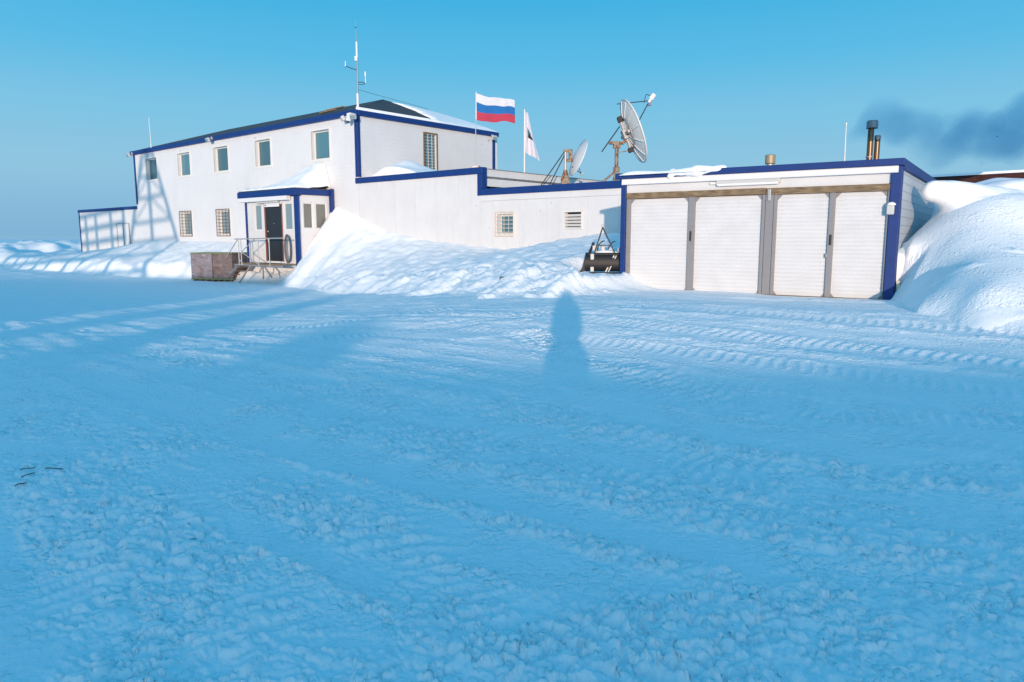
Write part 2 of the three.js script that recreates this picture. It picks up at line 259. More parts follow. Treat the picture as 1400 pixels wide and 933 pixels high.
function ground(x, z, step = 0.02) {                  // step = spacing of the sheet here; detail finer than that is left out
  const r = Math.hypot(x, z), keep = w => Math.max(0, Math.min(1, w / (2.2 * step) - 0.45));
  let y = baseLevel(x, z), rough = 0, bank = 0, drift = 0;
  const s = (x - CX) * DMX + (z - CZ) * DMZ, p = (x - CX) * NMX + (z - CZ) * NMZ;
  const gx = (x - GXO) * DGX + (z - GZO) * DGZ, gz = (x - GXO) * NGX + (z - GZO) * NGZ;
  y += 0.035 * fbm(x * 0.35, z * 0.35, 3) + 0.012 * n2(x * 1.7, z * 1.7) * keep(0.6);
  // ploughed banks along the walls
  if (p > -9 && s > -22 && s < 42) {
    const wob = 1 + 0.10 * n2(s * 0.9, 3.3) + 0.03 * n2(s * 2.3, p), Lr = look(REACH, s) * wob, W = look(WALL, s), q = Math.max(0, p) / Lr, B = 0.40 + 0.28 * ss(6, 9, s) + 0.08 * n2(s * 1.1, 7.7);
    const fade = (1 - ss(-0.4, 0.9, gx) * ss(-1.2, -0.3, gz)) * (1 - ss(33, 40, s));
    if (q < 1.15 && fade > 0) {
      const top = mixf(W - y, Math.min(B, (W - y) * 0.8), Math.min(1, q / 0.84)), edge = 1 - ss(0.82, 1.05, q);
      bank = Math.max(0, top) * edge * fade;
      const rag = fade * edge;
      bank += rag * (0.11 * fbm(x * 0.9, z * 0.9, 3) * ss(0, 0.25, q) + 0.05 * n2(x * 2.7, z * 2.7) * keep(0.37));
      rough = Math.max(rough, fade * ss(0.45, 0.9, q) * (1 - ss(1.0, 1.15, q)) + 0.35 * fade * edge);
      if (s > 6) rough = Math.max(rough, fade * edge * 0.9);
    }
    y += Math.max(bank, 0);
    const pd = Math.hypot(x - 1.99, z + 16.4); y = mixf(0.80, y, ss(0.45, 1.0, pd)); y = Math.min(y, 0.79 + 1.5 * ss(0.45, 1.1, Math.abs(x - 1.86)) + 1.5 * ss(16.6, 17.4, -z));                       // trodden spot under the blade
  }
  // the long drift on the far side of the garage
  if (x > 4 && z < -5) {
    const k = ss(0, 0.25, gx - 5.2 + ss(-0.2, 0.4, gz) * 9) * ss(-7, -9, z) * (1 - ss(24, 30, -z)) * (1 - ss(15, 20, x));
    if (k > 0) { const h = driftSheet(x, z) - 0.03; if (h > y) { y = mixf(y, h, k); rough *= 0.4; drift = k * ss(0.0, 0.12, h - baseLevel(x, z)); } }
  }
  // hummocks out on the plain
  if (r > 34 && (p > 6 || s > 31 || p < -10)) { const far = ss(34, 60, r); y += far * (0.42 * fbm(x * 0.07, z * 0.07, 4) + 0.35 * Math.max(0, fbm(x * 0.16 + 9, z * 0.16, 3)) * (1 - ss(150, 400, r))); }
  if (s > 31 && p > -40 && p < 9) { const m = ss(31, 38, s) * (1 - ss(80, 100, s)) * (1 - ss(3, 9, p)); y += m * Math.max(0, 0.75 + 2.2 * fbm(x * 0.15 + 3, z * 0.15, 4)); rough = Math.max(rough, m * 0.8); }
  // broken crust: long streaks left by wheels that ran along the buildings, wheel paths that turn across them, patches of chunks
  const bend = 0.05 * (x + 1.5) * (x + 1.5) * (r < 14 ? 1 : 14 / r), al = x * 0.79 - z * -0.61 - 0, ac = x * -0.61 + z * 0.79 + bend * 0.35;
  const lane = n2(ac * 1.15 + 7, al * 0.07) * 0.75 + n2(ac * 3.1 + 2, al * 0.13) * 0.6 + 0.35 * n2(ac * 7.5, al * 0.3);
  let tread = 0, path = 0;
  if (r < 45 && bank < 0.05) { const [m, a, sd] = nearTrack(x, z); if (m > 0) { path = m * (0.75 + 0.45 * n2(x * 0.9, z * 0.9 + 5)); tread = m * keep(0.12) * ss(-0.3, 0.4, n2(x * 1.1 + 9, z * 1.1)) * Math.max(0, Math.sin(a * 52 + sd * 3.2 + 1.2 * n2(x * 3, z * 3)) + 0.25); } }
  const open = (bank < 0.05 ? 1 : 0) * (1 - drift); path *= 1 - drift; tread *= 1 - drift;
  rough = Math.max(rough, open * ss(-0.12, 0.55, lane) * 0.95, path, open * 0.8 * ss(0.12, 0.4, fbm(x * 0.8 + 5, z * 0.8 + 3, 3)), 0.05 + 0.28 * ss(6, 11, r) * (1 - drift));
  const laneTread = open * keep(0.12) * ss(0.05, 0.5, n2(ac * 1.9 + 31, al * 0.05)) * Math.max(0, Math.sin(al * 47 + 6 * Math.abs(((ac * 2.2) % 1 + 1) % 1 - 0.5) + n2(x * 2.2, z * 2.2)) + 0.2);
  const wx = x + 0.045 * n2(x * 7, z * 7) + 0.018 * n2(x * 21, z * 21), wz = z + 0.045 * n2(x * 7 + 30, z * 7) + 0.018 * n2(x * 21 + 9, z * 21);
  let lump = 0;
  if (keep(0.22) > 0) lump += 0.013 * keep(0.22) * clods(wx * 4.6, wz * 5.4) * ss(0.45, 0.9, n2(x * 1.6, z * 1.6) * 0.6 + rough);
  if (keep(0.08) > 0) lump += 0.027 * (1 - 0.35 * ss(3.5, 7, r)) * keep(0.07) * clods(wx * 13 + 50, wz * 18) * ss(0.2, 0.65, n2(x * 3.3 + 8, z * 3.3) * 0.7 + rough - 0.1);
  if (keep(0.035) > 0) lump += 0.017 * keep(0.035) * clods(wx * 25 + 10, wz * 30) * ss(-0.2, 0.5, n2(x * 8 + 3, z * 8) * 0.8 + rough - 0.2);
  if (bank > 0.02) lump += 0.03 * keep(0.35) * clods(wx * 2.6 + 7, wz * 3.0) * rough + 0.026 * keep(0.15) * clods(wx * 6.5 + 17, wz * 7) * rough;
  y += rough * lump * 1.25 + 0.020 * tread + 0.014 * laneTread - 0.022 * open * path * keep(0.3) + open * 0.012 * n2(ac * 3.1 + 2, al * 0.13) * keep(0.3) + open * 0.02 * n2(ac * 1.15 + 7, al * 0.07) + 0.003 * n2(x * 14, z * 14) * keep(0.07);
  return y;
}
function makeGround() {
  const ang = [], rad = [0.02];
  for (let a = -44; a <= 44.0001; a += 0.125) ang.push(a);
  for (let a = 47; a < 313.5; a += 3) ang.push(a);
  for (let r = 0.9; r < 52; r *= 1.0046) rad.push(r);
  for (let r = 52.4; r < 130; r *= 1.011) rad.push(r);
  for (let r = 132; r < 5200; r *= 1.07) rad.push(r);
  const na = ang.length, nr = rad.length, P = new Float32Array(na * nr * 3), U = new Float32Array(na * nr * 2), idx = new Uint32Array(na * (nr - 1) * 6);
  for (let j = 0; j < nr; j++) for (let i = 0; i < na; i++) {
    const a = ang[i] * Math.PI / 180, x = Math.sin(a) * rad[j], z = -Math.cos(a) * rad[j], o = j * na + i;
    const step = Math.max(rad[j] * 0.0038, Math.abs(ang[i]) > 44.1 && ang[i] > 44 ? rad[j] * 0.05 : 0, rad[j] > 131 ? rad[j] * 0.06 : rad[j] > 52 ? rad[j] * 0.01 : 0);
    P[o * 3] = x; P[o * 3 + 1] = ground(x, z, step); P[o * 3 + 2] = z;
    U[o * 2] = x; U[o * 2 + 1] = z;
  }
  let q = 0;
  for (let j = 0; j < nr - 1; j++) for (let i = 0; i < na; i++) { const a = j * na + i, b = j * na + (i + 1) % na, c = a + na, d = b + na; idx[q++] = a; idx[q++] = b; idx[q++] = c; idx[q++] = b; idx[q++] = d; idx[q++] = c; }
  const g = new THREE.BufferGeometry(); g.setAttribute('position', new THREE.BufferAttribute(P, 3)); g.setAttribute('uv', new THREE.BufferAttribute(U, 2)); g.setIndex(new THREE.BufferAttribute(idx, 1));
  g.computeVertexNormals();
  if (g.attributes.normal.getY(na * 40) < 0) { for (let i = 0; i < idx.length; i += 3) { const t = idx[i + 1]; idx[i + 1] = idx[i + 2]; idx[i + 2] = t; } g.computeVertexNormals(); }
  const o = new THREE.Mesh(g, snowMat); o.name = 'snow_ground'; o.castShadow = o.receiveShadow = true; scene.add(o);
  struct(o, 'packed snow yard with ploughed banks and wheel tracks');
}
makeGround();
console.log('ground done');

// the wind-carved drift with its overhanging lip beside the garage
{
  const lip = [[7.82, 2.40, -13.82, 0.20], [8.12, 2.36, -13.70, 0.26], [8.6, 2.27, -13.64, 0.26], [9.3, 2.2, -13.9, 0.22]];
  const fn = (x, y, z) => {
    const edge = Math.max(ss(11.6, 13, x), ss(-9.4, -8.3, z), ss(-19, -20.4, z), 1 - ss(5.4, 6.4, x + 0.2 * (z + 11)));
    const q1 = x * 0.8 + z * 0.6, q2 = z * 0.8 - x * 0.6, w = q2 + 0.35 * n2(q1 * 0.5, q2 * 0.5), ridge = 0.10 * (0.6 - Math.abs(n2(w * 0.85 + 3, q1 * 0.22))) + 0.07 * (0.5 - Math.abs(n2(w * 2.1, q1 * 0.5 + 8))) + 0.018 * n2(w * 6, q1 * 1.6) - 0.1;
    let d = (y - (driftSheet(x, z) + ridge - 0.14 * edge)) * 0.8;
    let t = 9; for (let i = 1; i < lip.length; i++) t = Math.min(t, capsule(x, y + 0.05 * n2(x * 2, z * 2), z, lip[i - 1], lip[i]));
    return smin(d, t, 0.3);
  };
  const g = sdfMesh(104, [9.4, 1.75, -14.2], [4.2, 2.2, 6.2], fn);
  struct(mesh('snow_drift', g, driftMat), 'tall smooth wind carved snow drift with an overhanging lip beside the garage');
}
function mound(name, label, w, d, h, place, turn, fn, nu = 48, nv = 32, thick = 0.25) {     // a heap of snow that rests on a roof
  const g = new THREE.PlaneGeometry(w, d, nu, nv).rotateX(-Math.PI / 2), p = g.attributes.position;
  for (let i = 0; i < p.count; i++) { const x = p.getX(i), z = p.getZ(i), u = x / w + 0.5, v = z / d + 0.5; const e = Math.min(1, Math.min(u, 1 - u, v, 1 - v) * 9); p.setY(i, h * fn(u, v) * ss(0, 1, e) + 0.05 * h * fbm(x * 2.3 + place[0], z * 2.3 + place[2], 3) * e - (e < 0.001 ? thick : 0)); }
  g.computeVertexNormals();
  const o = mesh(name, g, driftMat); o.position.set(...place); o.rotation.y = turn; return struct(o, label);
}

// ---------------------------------------------------------------- station: two-storey block
function windowIn(parent, x0, x1, y0, y1, o = {}) {   // opening in the front wall; the glass sits deep in it
  const dz = o.recess ?? 0.16, c = o.casing ?? 0.09, w = mesh('window', [bx(x0 - c, x0, y0 - c, y1 + c, -0.02, 0.028), bx(x1, x1 + c, y0 - c, y1 + c, -0.02, 0.028), bx(x0, x1, y1, y1 + c, -0.02, 0.028), bx(x0, x1, y0 - c, y0, -0.02, 0.028)], casing, parent);
  const f = 0.055;
  mesh('frame', [bx(x0 + 0.003, x0 + f, y0 + 0.003, y1 - 0.003, -dz - 0.06, -dz), bx(x1 - f, x1 - 0.003, y0 + 0.003, y1 - 0.003, -dz - 0.06, -dz), bx(x0 + f, x1 - f, y0 + 0.003, y0 + f, -dz - 0.06, -dz), bx(x0 + f, x1 - f, y1 - f, y1 - 0.003, -dz - 0.06, -dz)], cream, w);
  mesh('pane', bx(x0 + f, x1 - f, y0 + f, y1 - f, -dz - 0.04, -dz - 0.025), o.glass ?? glass, w);
  if (o.sill) mesh('sill', bx(x0 - c, x1 + c, y0 - c - 0.03, y0 - c, -0.02, 0.07), casing, w);
  if (o.grille) {
    const b = [], n = o.grille[0], m = o.grille[1], z = 0.075, e = 0.06;
    for (let i = 0; i <= n; i++) { const x = mixf(x0 - e, x1 + e, i / n); b.push(bar([x, y0 - e, z], [x, y1 + e, z], i === 0 || i === n ? 0.018 : 0.009, undefined, 5)); }
    for (let i = 0; i <= m; i++) { const y = mixf(y0 - e, y1 + e, i / m); b.push(bar([x0 - e, y, z], [x1 + e, y, z], i === 0 || i === m ? 0.018 : 0.010, undefined, 5)); }
    for (const x of [x0 - e, x1 + e]) for (const y of [y0, y1]) b.push(bx(x - 0.01, x + 0.01, y - 0.01, y + 0.01, 0, z));
    mesh('grille', b, o.grilleMat ?? rustBar, w);
  }
  return w;
}
{
  const t = thing('station_building', 'white two storey station block with blue trim and dark hipped roof', 'building', [CX, 0, CZ], TURN_M);
  const up = [[1.90, 3.22], [6.50, 7.84], [10.40, 11.84], [14.44, 15.86], [18.44, 19.86]], lo = [[10.55, 11.75], [14.62, 15.85]];
  const holes = [...up.map(([a, b]) => [-b, -a, 4.95, 6.15]), ...lo.map(([a, b]) => [-b, -a, 1.78, 3.0])];
  mesh('front_wall', wallShape(-21.45, 0, -1, 6.66, holes, 0.22), sidingMat, t);
  const side = wallShape(0.223, 8.2, 2.5, 6.66, [[3.62, 4.36, 4.3, 6.18]], 0.22).rotateY(Math.PI / 2); side.translate(0, 0, 0);
  mesh('side_wall', side, sidingMat, t);                                                       // its face at x = 0, running back
  mesh('rear_wall', [bx(-21.45, 0, -1, 6.66, -8.42, -8.203), bx(-21.45, -21.25, -1, 6.66, -8.2, -0.223)], sidingMat, t);
  mesh('upper_floor', bx(-21.2, -0.23, 3.55, 3.75, -8.2, -0.24), beamWood, t);
  for (const [i, [a, b]] of up.entries()) {
    const w = windowIn(t, -b, -a, 4.95, 6.15, { glass: i === 2 ? glassClear : i === 1 || i === 4 ? glassMid : glass });
    if (i === 2 || i === 1) { const n = 40, p = []; for (let k = 0; k <= n; k++) p.push([mixf(i === 2 ? -b + 0.75 : -b + 0.1, -a - 0.08, k / n), -0.36 + 0.03 * Math.sin(k * 1.3)]); const q = [...p, ...p.slice().reverse().map(([x, z]) => [x, z - 0.008])]; mesh('curtain', new THREE.ExtrudeGeometry(new THREE.Shape(q.map(v => new THREE.Vector2(...v))), { depth: 1.25, bevelEnabled: false }).rotateX(Math.PI / 2).translate(0, 6.2, 0), cream, w); }
  }
  for (const [a, b] of lo) windowIn(t, -b, -a, 1.78, 3.0, { grille: [4, 8], recess: 0.15, glass: glassPale });
  // tall barred window in the side wall
  const sw = mesh('window', [bx(-0.02, 0.03, 4.25, 6.24, -3.62, -3.56), bx(-0.02, 0.03, 4.25, 6.24, -4.42, -4.36), bx(-0.02, 0.03, 6.18, 6.24, -4.36, -3.62)], beamWood, t);
  mesh('pane', bx(-0.14, -0.12, 4.3, 6.18, -4.36, -3.62), glass, sw);
  { const b = []; for (let i = 0; i <= 3; i++) b.push(bar([-0.03, 4.3, -3.64 - i * 0.235], [-0.03, 6.18, -3.64 - i * 0.235], 0.014, undefined, 5)); for (let i = 0; i <= 14; i++) b.push(bar([-0.03, 4.34 + i * 0.13, -3.62], [-0.03, 4.34 + i * 0.13, -4.36], 0.009, undefined, 5)); mesh('grille', b, casing, sw); }
  // blue trim
  mesh('eave_fascia', [rbx(-21.62, 0.14, 6.49, 6.70, 0.003, 0.16), rbx(0.003, 0.14, 6.49, 6.70, -8.4, 0.0)], blue, t);
  mesh('corner_trim', [rbx(-0.16, 0.03, 4.07, 6.487, 0.003, 0.035), rbx(0.003, 0.034, 4.07, 6.487, -0.12, 0.0)], blue, t);
  mesh('corner_trim', rbx(-21.48, -21.30, 3.62, 6.487, 0.003, 0.04), blue, t);
  mesh('corner_trim', rbx(0.003, 0.04, 3.2, 6.487, -8.24, -8.06), blue, t);
  // hipped roof
  const e = [[-21.6, 6.69, 0.14], [0.13, 6.69, 0.14], [0.13, 6.69, -8.5], [-21.6, 6.69, -8.5]], r1 = [-3.42, 8.10, -4.15], r2 = [-18, 8.10, -4.15], tri = [e[0], e[1], r1, e[0], r1, r2, e[1], e[2], r1, e[2], e[3], r2, e[2], r2, r1, e[3], e[0], r2, e[0], e[2], e[1], e[0], e[3], e[2]];
  const rg = new THREE.BufferGeometry(); rg.setAttribute('position', new THREE.BufferAttribute(new Float32Array(tri.flat()), 3)); rg.computeVertexNormals();
  const roof = mesh('roof', rg, roofMat, t);
  { // snow lying on the roof towards the back and along the edges
    const g = new THREE.BufferGeometry(), P = [], at = (u, v) => { const a = e[1], b = e[2], q = [mixf(a[0], b[0], u), mixf(a[1], b[1], u), mixf(a[2], b[2], u)]; return [mixf(q[0], r1[0], v), mixf(q[1], r1[1], v), mixf(q[2], r1[2], v)]; };
    const N = 40, K = 8, hi = u => Math.min(0.97, 0.012 + 0.02 * n2(u * 9, 1) + ss(0.46, 0.80, u + 0.06 * n2(u * 14, 4)) * 0.9);
    const pt = (i, k) => { const u = i / N, v = hi(u) * k / K, q = at(u, v), lift = 0.07 * Math.sin(Math.min(1, k / K * 1.02) * Math.PI) + 0.045 * (k > 0 && k < K ? 1 : 0); return [q[0], q[1] + (k === 0 || k === K ? 0.002 : lift), q[2]]; };
    for (let i = 0; i < N; i++) for (let k = 0; k < K; k++) { const a = pt(i, k), b = pt(i + 1, k), c = pt(i, k + 1), d = pt(i + 1, k + 1); P.push(...a, ...b, ...c, ...b, ...d, ...c); }
    g.setAttribute('position', new THREE.BufferAttribute(new Float32Array(P), 3)); g.computeVertexNormals(); mesh('roof_snow', g, driftMat, roof);
  }
  for (const [a, b, y] of [[-3.4, -2.2, -0.02], [-3.0, -1.6, 0.03]]) mesh('roof_plank', beam([a, 7.05 + y, -0.62], [b, 7.06 + y, -0.55], 0.05, 0.12), beamWood, roof);
}
// low annex at the far end
{
  const t = thing('low_annex', 'low white annex with blue edging and flat roof joined to the two storey block', 'building', M(-21.47, 0, 0), TURN_M);
  mesh('front_wall', wallShape(-9.45, 0.0, -1, 3.36, [], 0.2), sidingMat, t);
  mesh('side_wall', [bx(-9.45, -9.25, -1, 3.36, -6, -0.203), bx(-9.25, 0, -1, 3.36, -6.0, -5.8)], sidingMat, t);
  mesh('roof', bx(-9.45, 0, 3.363, 3.40, -6, 0), roofMat, t);
  mesh('roof_trim', [rbx(-9.5, 0.0, 3.34, 3.52, 0.003, 0.08), rbx(-9.53, -9.453, 3.34, 3.52, -6, 0)], blue, t);
  mesh('corner_trim', rbx(-9.5, -9.38, -0.5, 3.338, 0.003, 0.04), blue, t);
  const d = mesh('door', [bx(-3.13, -1.35, 0.1, 2.5, 0.004, 0.022)], sidingMat, t);
  mesh('door_frame', [bx(-3.18, -3.13, 0.1, 2.53, 0.004, 0.05), bx(-1.35, -1.31, 0.1, 2.53, 0.004, 0.05), bx(-2.24, -2.18, 0.1, 2.53, 0.023, 0.05), bx(-3.13, -1.35, 2.5, 2.53, 0.004, 0.05)], steel, d);
}
// long single-storey wing of upright panels
{
  const t = thing('panel_wing', 'long single storey wing of white wall panels with stepped blue parapet', 'building', [CX, 0, CZ], TURN_M);
  const low = [[7.62, 8.35, 1.72, 2.40], [10.50, 11.15, 1.9, 2.40]];
  const edges = [0.012, 1.15, 2.29, 3.43, 4.57, 5.71, 6.85, 7.45, 8.6, 9.75, 10.3, 11.4, 12.5, 13.6, 14.6];
  for (let i = 0; i < edges.length - 1; i++) {
    const a = edges[i] + 0.003, b = edges[i + 1] - 0.003, top = b < 6.9 ? 3.80 : 2.86, h = low.filter(q => q[0] > a && q[1] < b);
    mesh('wall_panel', wallShape(a, b, -0.6, top, h, 0.18), panelMats[(i * 3 + 1) % 4], t);
  }
  mesh('panel_backing', [bx(0.0, 6.6, -0.6, 3.80, -0.26, -0.19), bx(6.6, 7.5, -0.6, 2.86, -0.26, -0.19), bx(8.5, 10.4, -0.6, 2.9, -0.26, -0.19), bx(11.3, 14.6, -0.6, 2.9, -0.26, -0.19), bx(7.5, 8.5, -0.6, 1.7, -0.26, -0.19), bx(10.4, 11.3, -0.6, 1.88, -0.26, -0.19), bx(7.5, 8.5, 2.42, 2.9, -0.26, -0.19), bx(10.4, 11.3, 2.42, 2.9, -0.26, -0.19)], casing, t);
  mesh('upper_band', [bx(6.86, 10.7, 2.866, 3.06, -0.18, 0.012), bx(10.706, 14.6, 2.866, 3.06, -0.18, 0.012)], panelMats[2], t);
  mesh('parapet_trim', [rbx(-0.16, 6.95, 3.805, 4.03, -0.2, 0.06)], blue, t);
  mesh('parapet_trim', [rbx(6.72, 6.95, 3.29, 3.803, -0.2, 0.058)], blue, t);
  mesh('parapet_trim', [rbx(6.72, 14.6, 3.062, 3.285, -0.2, 0.06)], blue, t);
  mesh('roof', [bx(0, 6.85, 3.66, 3.74, -8, -0.2), bx(6.86, 14.6, 2.9, 2.98, -8, -0.2)], roofMat, t);
  mesh('side_wall', [bx(6.66, 6.85, 2.99, 3.30, -8, -0.21), bx(6.66, 6.85, 3.40, 3.98, -8, -0.21), bx(14.4, 14.6, -0.6, 2.89, -8, -0.27), bx(0, 14.4, -0.6, 2.89, -8.0, -7.8), bx(0, 6.85, 2.9, 3.98, -8.2, -8.0)], panelMats[1], t);
  for (const z of [-2.4, -2.7, -3.5, -3.7, -4.1]) mesh('batten', bx(6.853, 6.88, 3.1, 3.42, z - 0.02, z + 0.02), rustBar, t);
  mesh('cap_flashing', bx(6.62, 6.90, 3.983, 4.0, -8, -0.21), steel, t);
  windowIn(t, 7.62, 8.35, 1.72, 2.40, { recess: 0.15, casing: 0.05, grille: [4, 6], grilleMat: stoneBase, sill: true });
  const v = mesh('vent', [bx(10.45, 10.5, 1.86, 2.44, 0, 0.03), bx(11.15, 11.2, 1.86, 2.44, 0, 0.03), bx(10.45, 11.2, 2.40, 2.45, 0.003, 0.06)], casing, t);
  for (let i = 0; i < 5; i++) mesh('slat', bx(10.5, 11.15, 0, 0.012, 0, 0.10).rotateX(0.75).translate(0, 1.93 + i * 0.1, -0.06), casing, v);
}
// ---------------------------------------------------------------- entrance porch
{
  const F = 1.66, t = thing('entrance_porch', 'small white entrance porch with blue posts, black door and flat blue edged roof', 'porch', [CX, 0, CZ], TURN_M), z0 = F - 0.12;
  const wall = wallShape(-5.90, -1.86, -0.6, 3.30, [[-5.30, -4.72, 1.93, 3.06], [-2.95, -2.34, 1.93, 3.06], [-4.42, -3.10, 0.62, 3.02]], 0.12).translate(0, 0, F);
  mesh('front_wall', wall, panelMats[2], t);
  const sd = wallShape(-F + 0.123, -0.01, -0.6, 3.36, [[-1.44, -0.98, 1.99, 3.05], [-0.84, -0.30, 1.99, 3.05]], 0.1).rotateY(Math.PI / 2).translate(-1.86, 0, 0);
  mesh('side_wall', [sd], panelMats[3], t); mesh('side_wall', bx(-5.9, -5.8, -0.6, 3.36, 0.01, z0 - 0.003), panelMats[3], t);
  for (const [a, b, m] of [[-5.30, -4.72, glassPale], [-2.95, -2.34, glassPale]]) {
    const w = mesh('window', [bx(a, a + 0.05, 1.93, 3.06, F - 0.09, F - 0.03), bx(b - 0.05, b, 1.93, 3.06, F - 0.09, F - 0.03), bx(a + 0.05, b - 0.05, 3.01, 3.06, F - 0.09, F - 0.03), bx(a + 0.05, b - 0.05, 1.93, 1.98, F - 0.09, F - 0.03)], casing, t);
    mesh('pane', bx(a + 0.05, b - 0.05, 1.98, 3.01, F - 0.07, F - 0.06), m, w);
  }
  for (const [a, b] of [[-1.44, -0.98], [-0.84, -0.30]]) {   // side windows: a, b count along the depth, wall face at x = -1.86
    const za = -b, zb = -a, w = mesh('window', [bx(-1.93, -1.88, 1.99, 3.05, za, za + 0.04), bx(-1.93, -1.88, 1.99, 3.05, zb - 0.04, zb), bx(-1.93, -1.88, 3.01, 3.05, za + 0.04, zb - 0.04), bx(-1.93, -1.88, 1.99, 2.03, za + 0.04, zb - 0.04)], casing, t);
    mesh('pane', bx(-1.915, -1.90, 2.03, 3.01, za + 0.04, zb - 0.04), glassDim, w);
  }
  const door = mesh('door', rbx(-4.40, -3.12, 0.64, 3.0, F - 0.10, F - 0.02, 0.01), blackPaint, t);
  mesh('handle', [bar([-4.28, 1.52, F + 0.01], [-4.12, 1.52, F + 0.03], 0.014), rbx(-4.30, -4.24, 1.42, 1.62, F - 0.02, F + 0.012)], galv, door); mesh('lock', rbx(-4.29, -4.22, 1.86, 1.92, F - 0.02, F + 0.006, 0.006), galv, door);
  mesh('peephole', bar([-3.76, 2.22, F - 0.03], [-3.76, 2.22, F - 0.005], 0.02), galv, door);
  mesh('door_frame', [bx(-4.46, -4.402, 0.6, 3.05, F - 0.05, F + 0.02), bx(-3.118, -3.06, 0.6, 3.05, F - 0.05, F + 0.02)], mat(0.22, 0.08, 0.07, 0.7), t);
  mesh('fascia', [rbx(-6.30, -1.74, 3.34, 3.60, F - 0.05, F + 0.22)], blue, t);
  mesh('fascia', [rbx(-1.86, -1.74, 3.37, 3.60, 0.02, F - 0.052)], blue, t);
  mesh('post', rbx(-2.12, -1.80, -0.6, 3.338, F - 0.02, F + 0.05), blue, t);
  mesh('post', rbx(-6.0, -5.88, -0.6, 3.338, F - 0.05, F + 0.05), blue, t);
  mesh('post', rbx(-1.88, -1.80, 1.5, 3.365, 0.04, 0.16), blue, t);
  mesh('drain_pipe', rbx(-1.72, -1.62, 2.2, 3.66, 0.08, 0.18), blue, t);
  mesh('roof', bx(-6.2, -1.78, 3.603, 3.64, 0.01, F + 0.2), roofMat, t);
  mesh('awning_strip', rbx(-6.2, -2.35, 3.16, 3.335, F + 0.03, F + 0.26), white, t);
  mesh('door_lamp', rbx(-4.85, -3.2, 3.07, 3.155, F + 0.05, F + 0.16, 0.03), greyPlastic, t);
}
{
  const c = document.createElement('canvas'); c.width = 256; c.height = 48; const g = c.getContext('2d'); g.fillStyle = '#e6e8ea'; g.fillRect(0, 0, 256, 48); g.fillStyle = '#1d3f8c'; g.beginPath(); g.arc(22, 25, 11, 0, 7); g.fill();
  g.fillStyle = '#a9b2c2'; for (let x = 46; x < 236; x += 13) g.fillRect(x, 19, 9, 10);
  const ct = new THREE.CanvasTexture(c); ct.colorSpace = THREE.SRGBColorSpace;
  const o = mesh('door_sign', new THREE.BoxGeometry(1.12, 0.15, 0.025), new THREE.MeshStandardMaterial({ map: ct, roughness: 0.5 }), null, true);
  o.position.set(...M(-3.78, 3.0, 1.66 + 0.05)); o.rotation.y = TURN_M; tag(o, 'narrow white sign plate with a blue dot above the black porch door', 'sign');
}
// landing with tubular railing in front of the porch
{
  const t = thing('entrance_landing', 'grey metal landing with tubular railing and steps below the black porch door', 'landing', [CX, 0, CZ], TURN_M), z1 = 2.62;
  for (let i = 0; i < 6; i++) mesh('deck_plank', rbx(-5.15, -1.98, 0.50, 0.55, 1.78 + i * 0.145, 1.91 + i * 0.145), beamWood, t);
  mesh('top_rail', bar([-5.35, 1.56, z1], [-1.55, 1.60, z1], 0.024), galv, t);
  for (const x of [-5.05, -4.85, -3.45, -2.6]) mesh('post', bar([x, 0.45, z1], [x, 1.58, z1], 0.022), galv, t);
  mesh('brace', bar([-4.85, 1.0, z1], [-3.7, 1.57, z1], 0.02), galv, t); mesh('brace', bar([-4.85, 1.02, z1], [-3.5, 0.52, z1], 0.02), galv, t);
  mesh('brace', bar([-5.08, 1.56, z1], [-6.0, 0.75, z1 + 0.1], 0.02), galv, t); mesh('brace', bar([-5.08, 0.72, z1], [-4.7, 0.5, z1], 0.02), galv, t);
  mesh('leg', bar([-4.1, 0.48, z1], [-4.75, -0.35, z1 + 0.25], 0.035), steel, t); mesh('leg', bar([-3.1, 0.48, z1], [-2.35, 0.02, z1 + 0.1], 0.035), steel, t); mesh('leg', bar([-3.15, 0.48, z1], [-3.5, -0.1, z1 - 0.2], 0.03), steel, t); mesh('leg', bar([-2.0, 0.5, 1.9], [-2.0, -0.3, 1.9], 0.03), steel, t);
  mesh('edge_beam', rbx(-5.5, -1.75, 0.43, 0.495, z1 - 0.06, z1), steel, t);
  for (let i = 0; i < 4; i++) mesh('step', rbx(-5.55 - i * 0.24, -5.28 - i * 0.24, 0.33 - i * 0.17, 0.37 - i * 0.17, 1.9, 2.6), beamWood, t);
  for (const z of [1.88, 2.62]) mesh('stringer', beam([-5.2, 0.45, z], [-6.25, -0.32, z], 0.05, 0.14), steel, t);
}
{
  const pts = (k, r, ph) => { const a = []; for (let i = 0; i <= 40; i++) { const q = i / 40 * Math.PI * 2 * 1.0 + ph; a.push([Math.cos(q) * r * 0.32 + k * 0.05, Math.sin(q) * r * (0.9 + 0.04 * k), k * 0.022]); } return a; };
  const g = []; for (let k = 0; k < 6; k++) g.push(tube(pts(k, 0.66 - k * 0.035, k * 0.7), 0.014, 60, 5));
  const o = mesh('cable_coil', g, mat(0.10, 0.10, 0.11, 0.6)); o.position.set(...M(-2.72, 1.16, 1.72)); o.rotation.y = TURN_M; tag(o, 'dark coil of cable hanging on the porch wall beside the door', 'cable coil');
}
